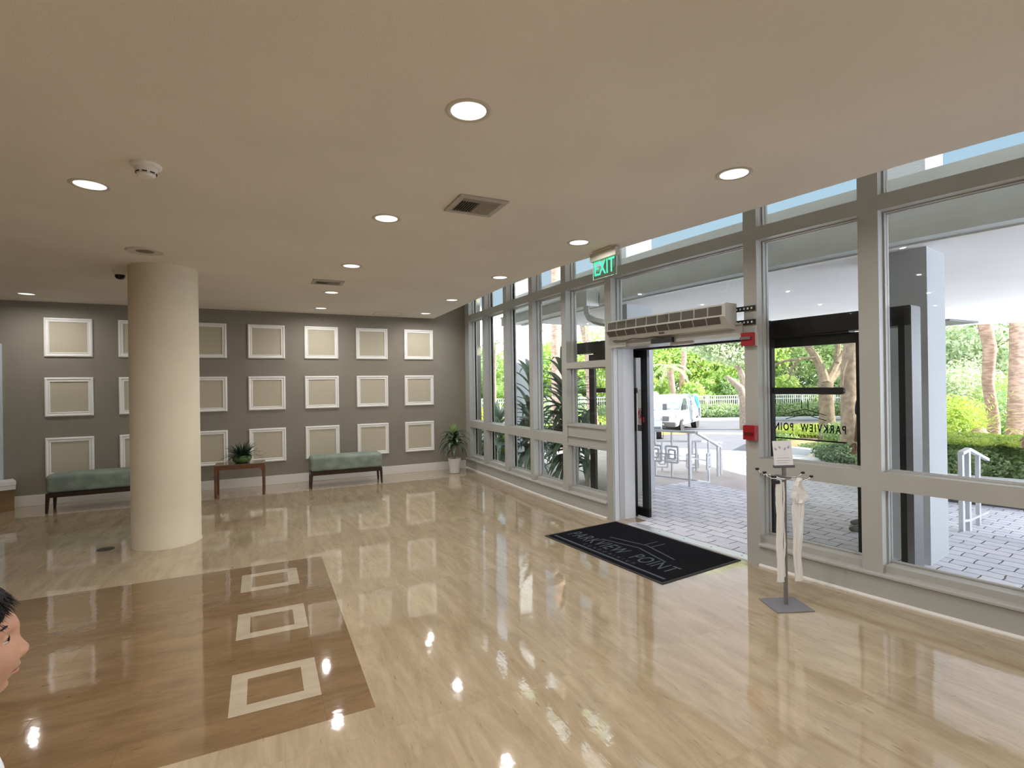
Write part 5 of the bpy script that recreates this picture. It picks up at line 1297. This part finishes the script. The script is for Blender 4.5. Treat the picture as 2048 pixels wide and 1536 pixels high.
def hand(parent, base, d, up, sc, skin, s):
    """palm and five fingers; base = wrist, d = direction of the fingers"""
    d = Vector(d).normalized(); up = Vector(up); sd = d.cross(up).normalized(); up = sd.cross(d).normalized()
    mb_pts = []; ed = []; rad = []
    def add(p, r): mb_pts.append(p); rad.append(r); return len(mb_pts)-1
    w0 = add(base, (.020*sc, .016*sc)); pm = add(base + d*.045*sc, (.033*sc, .013*sc)); ed.append((w0, pm)); pk = add(base + d*.075*sc, (.032*sc, .011*sc)); ed.append((pm, pk))
    o = skinned('hand', mb_pts, rad, ed, skin, parent, 2)
    for i, (off, L) in enumerate(((-.027, .062), (-.009, .070), (.009, .066), (.026, .052))):
        b = base + d*.078*sc + sd*off*sc; p1 = b + d*L*.45*sc - up*.004*sc; p2 = p1 + (d*.8 - up*.5).normalized()*L*.33*sc; p3 = p2 + (d*.5 - up*.8).normalized()*L*.25*sc
        skinned('finger', [b - d*.015*sc, b, p1, p2, p3], [.0085*sc, .0088*sc, .0082*sc, .0075*sc, .006*sc], [(0, 1), (1, 2), (2, 3), (3, 4)], skin, o, 2)
    b = base + d*.022*sc + sd*(-s)*.024*sc; p1 = b + (d*.6 - sd*s*.75).normalized()*.035*sc; p2 = p1 + (d*.9 - sd*s*.3 - up*.2).normalized()*.030*sc
    skinned('thumb', [b - d*.012*sc, b, p1, p2], [.011*sc, .011*sc, .010*sc, .008*sc], [(0, 1), (1, 2), (2, 3)], skin, o, 2)
    return o
def person(loc, rz, h, top, legs, shoes, label, headM=None, child=False, stride=0.0):
    """facing +x; h = standing height"""
    k_ = h/1.72; o = thing('person', label, 'person', loc, rz); V = Vector
    wsh = .19 if not child else .165
    # clothing and skin are grown on one pose
    body = [V((0, 0, .93)), V((0, 0, 1.12)), V((0, 0, 1.30)), V((-.005, 0, 1.42)), V((.0, 0, 1.50)), V((.01, 0, 1.56)),
            V((0, wsh, 1.39)), V((.0, wsh+.055, 1.12)), V((.04, wsh+.06, .90)), V((0, -wsh, 1.39)), V((.0, -wsh-.055, 1.12)), V((.04, -wsh-.06, .90)),
            V((0, .09, .86)), V((.015, .10, .48)), V((-.01, .105, .09)), V((0, -.09, .86)), V((.015, -.10, .48)), V((-.01, -.105, .09)), V((.09, .115, .04)), V((.09, -.115, .04))]
    if stride:
        for i_, f_ in ((13, .45), (14, 1), (18, 1)): body[i_] = body[i_] + V((stride*f_, 0, 0))
    if headM is not None: hp = headM.translation/k_; body[5] = V((hp.x-.012, 0, hp.z-.07)); body[4] = body[4].lerp(body[5], .35); body[4].z = 1.50
    rad = [(.118, .09), (.105, .08), (.118, .085), (.105, .075), (.055, .055), (.05, .05), .052, .040, .027, .052, .040, .027, .078, .052, .036, .078, .052, .036, .03, .03]
    ed = [(0, 1), (1, 2), (2, 3), (3, 4), (4, 5), (3, 6), (6, 7), (7, 8), (3, 9), (9, 10), (10, 11), (0, 12), (12, 13), (13, 14), (0, 15), (15, 16), (16, 17), (14, 18), (17, 19)]
    sc_ = lambda L: [p*k_ for p in L]
    rs = lambda L: [tuple(x*k_ for x in r) if isinstance(r, tuple) else r*k_ for r in L]
    skinned('body', sc_(body), rs(rad), ed, M_skin, o, 1)
    sh = [body[0]+V((0, 0, -.10)), body[1], body[2], body[3], body[6], body[6].lerp(body[7], .75), body[9], body[9].lerp(body[10], .75), V((0, 0, 1.465))]
    skinned('shirt', sc_(sh), rs([(.155, .12), (.145, .118), (.155, .12), (.135, .10), .070, .062, .070, .062, .072]), [(0, 1), (1, 2), (2, 3), (3, 4), (4, 5), (3, 6), (6, 7), (3, 8)], top, o, 2)
    tr_ = [V((0, 0, 1.0)), body[12], body[13], body[14]+V((0, 0, .02)), body[15], body[16], body[17]+V((0, 0, .02))]
    skinned('trousers', sc_(tr_), rs([(.145, .115), .098, .072, .058, .098, .072, .058]), [(0, 1), (1, 2), (2, 3), (0, 4), (4, 5), (5, 6)], legs, o, 2)
    for s in (-1, 1):
        so = V((stride if s > 0 else 0, 0, 0)); skinned('shoe', sc_([so+V((-.05, s*.105, .045)), so+V((.04, s*.11, .045)), so+V((.16, s*.12, .032)), so+V((.20, s*.122, .028))]), rs([(.042, .044), (.045, .044), (.042, .030), (.03, .022)]), [(0, 1), (1, 2), (2, 3)], shoes, o, 2)
        hand(o, V((.045, s*(wsh+.06), .90))*k_, (.1, 0, -1), (-1 if False else 0, -s, 0), k_, M_skin, s)
    M = headM if headM is not None else Matrix.Translation(V((.03, 0, 1.635))*k_)
    attach_face(o, (1.0 if not child else 1.0)*(k_ if not child else 1.0), M_skin, M)
    return o
# boy in the lower left corner, looking to the right
fx = Vector((cr.x, cr.y, 0)).normalized()*math.cos(math.radians(47)) + Vector((cw.x, cw.y, 0)).normalized()*math.sin(math.radians(47))
rzb = math.atan2(fx.y, fx.x)
tip = PX(60, 1276, .95)
hc = tip - fx*.107 + Vector((0, 0, .018))
bh = 1.27; kk = bh/1.72
boyloc = Vector((hc.x, hc.y, 0)) + fx*.004
hM = Matrix.Translation((-.004, 0, hc.z)) @ Matrix.Rotation(math.radians(4), 4, 'Y')
person(boyloc, rzb, 1.17, M_shirt, M_navy, M_paper, 'child with short black hair and white shirt in profile at the lower left corner', hM, True)
# person standing outside behind the mullion
pl_ = GD(1748, 5.62, -.012); f2 = (-Vector((cr.x, cr.y, 0))).normalized()
person(pl_, math.atan2(f2.y, f2.x), 1.72, M_navy, M_whitec, M_dkgrey, 'person in white trousers and grey shoes standing outside behind the window post', stride=.17)
p2 = GD(2100, 6.0, -.012)
person(p2, math.atan2(f2.y, f2.x), 1.72, M_navy, M_navy, M_rubber, 'person standing outside at the right edge, only a black shoe tip showing')
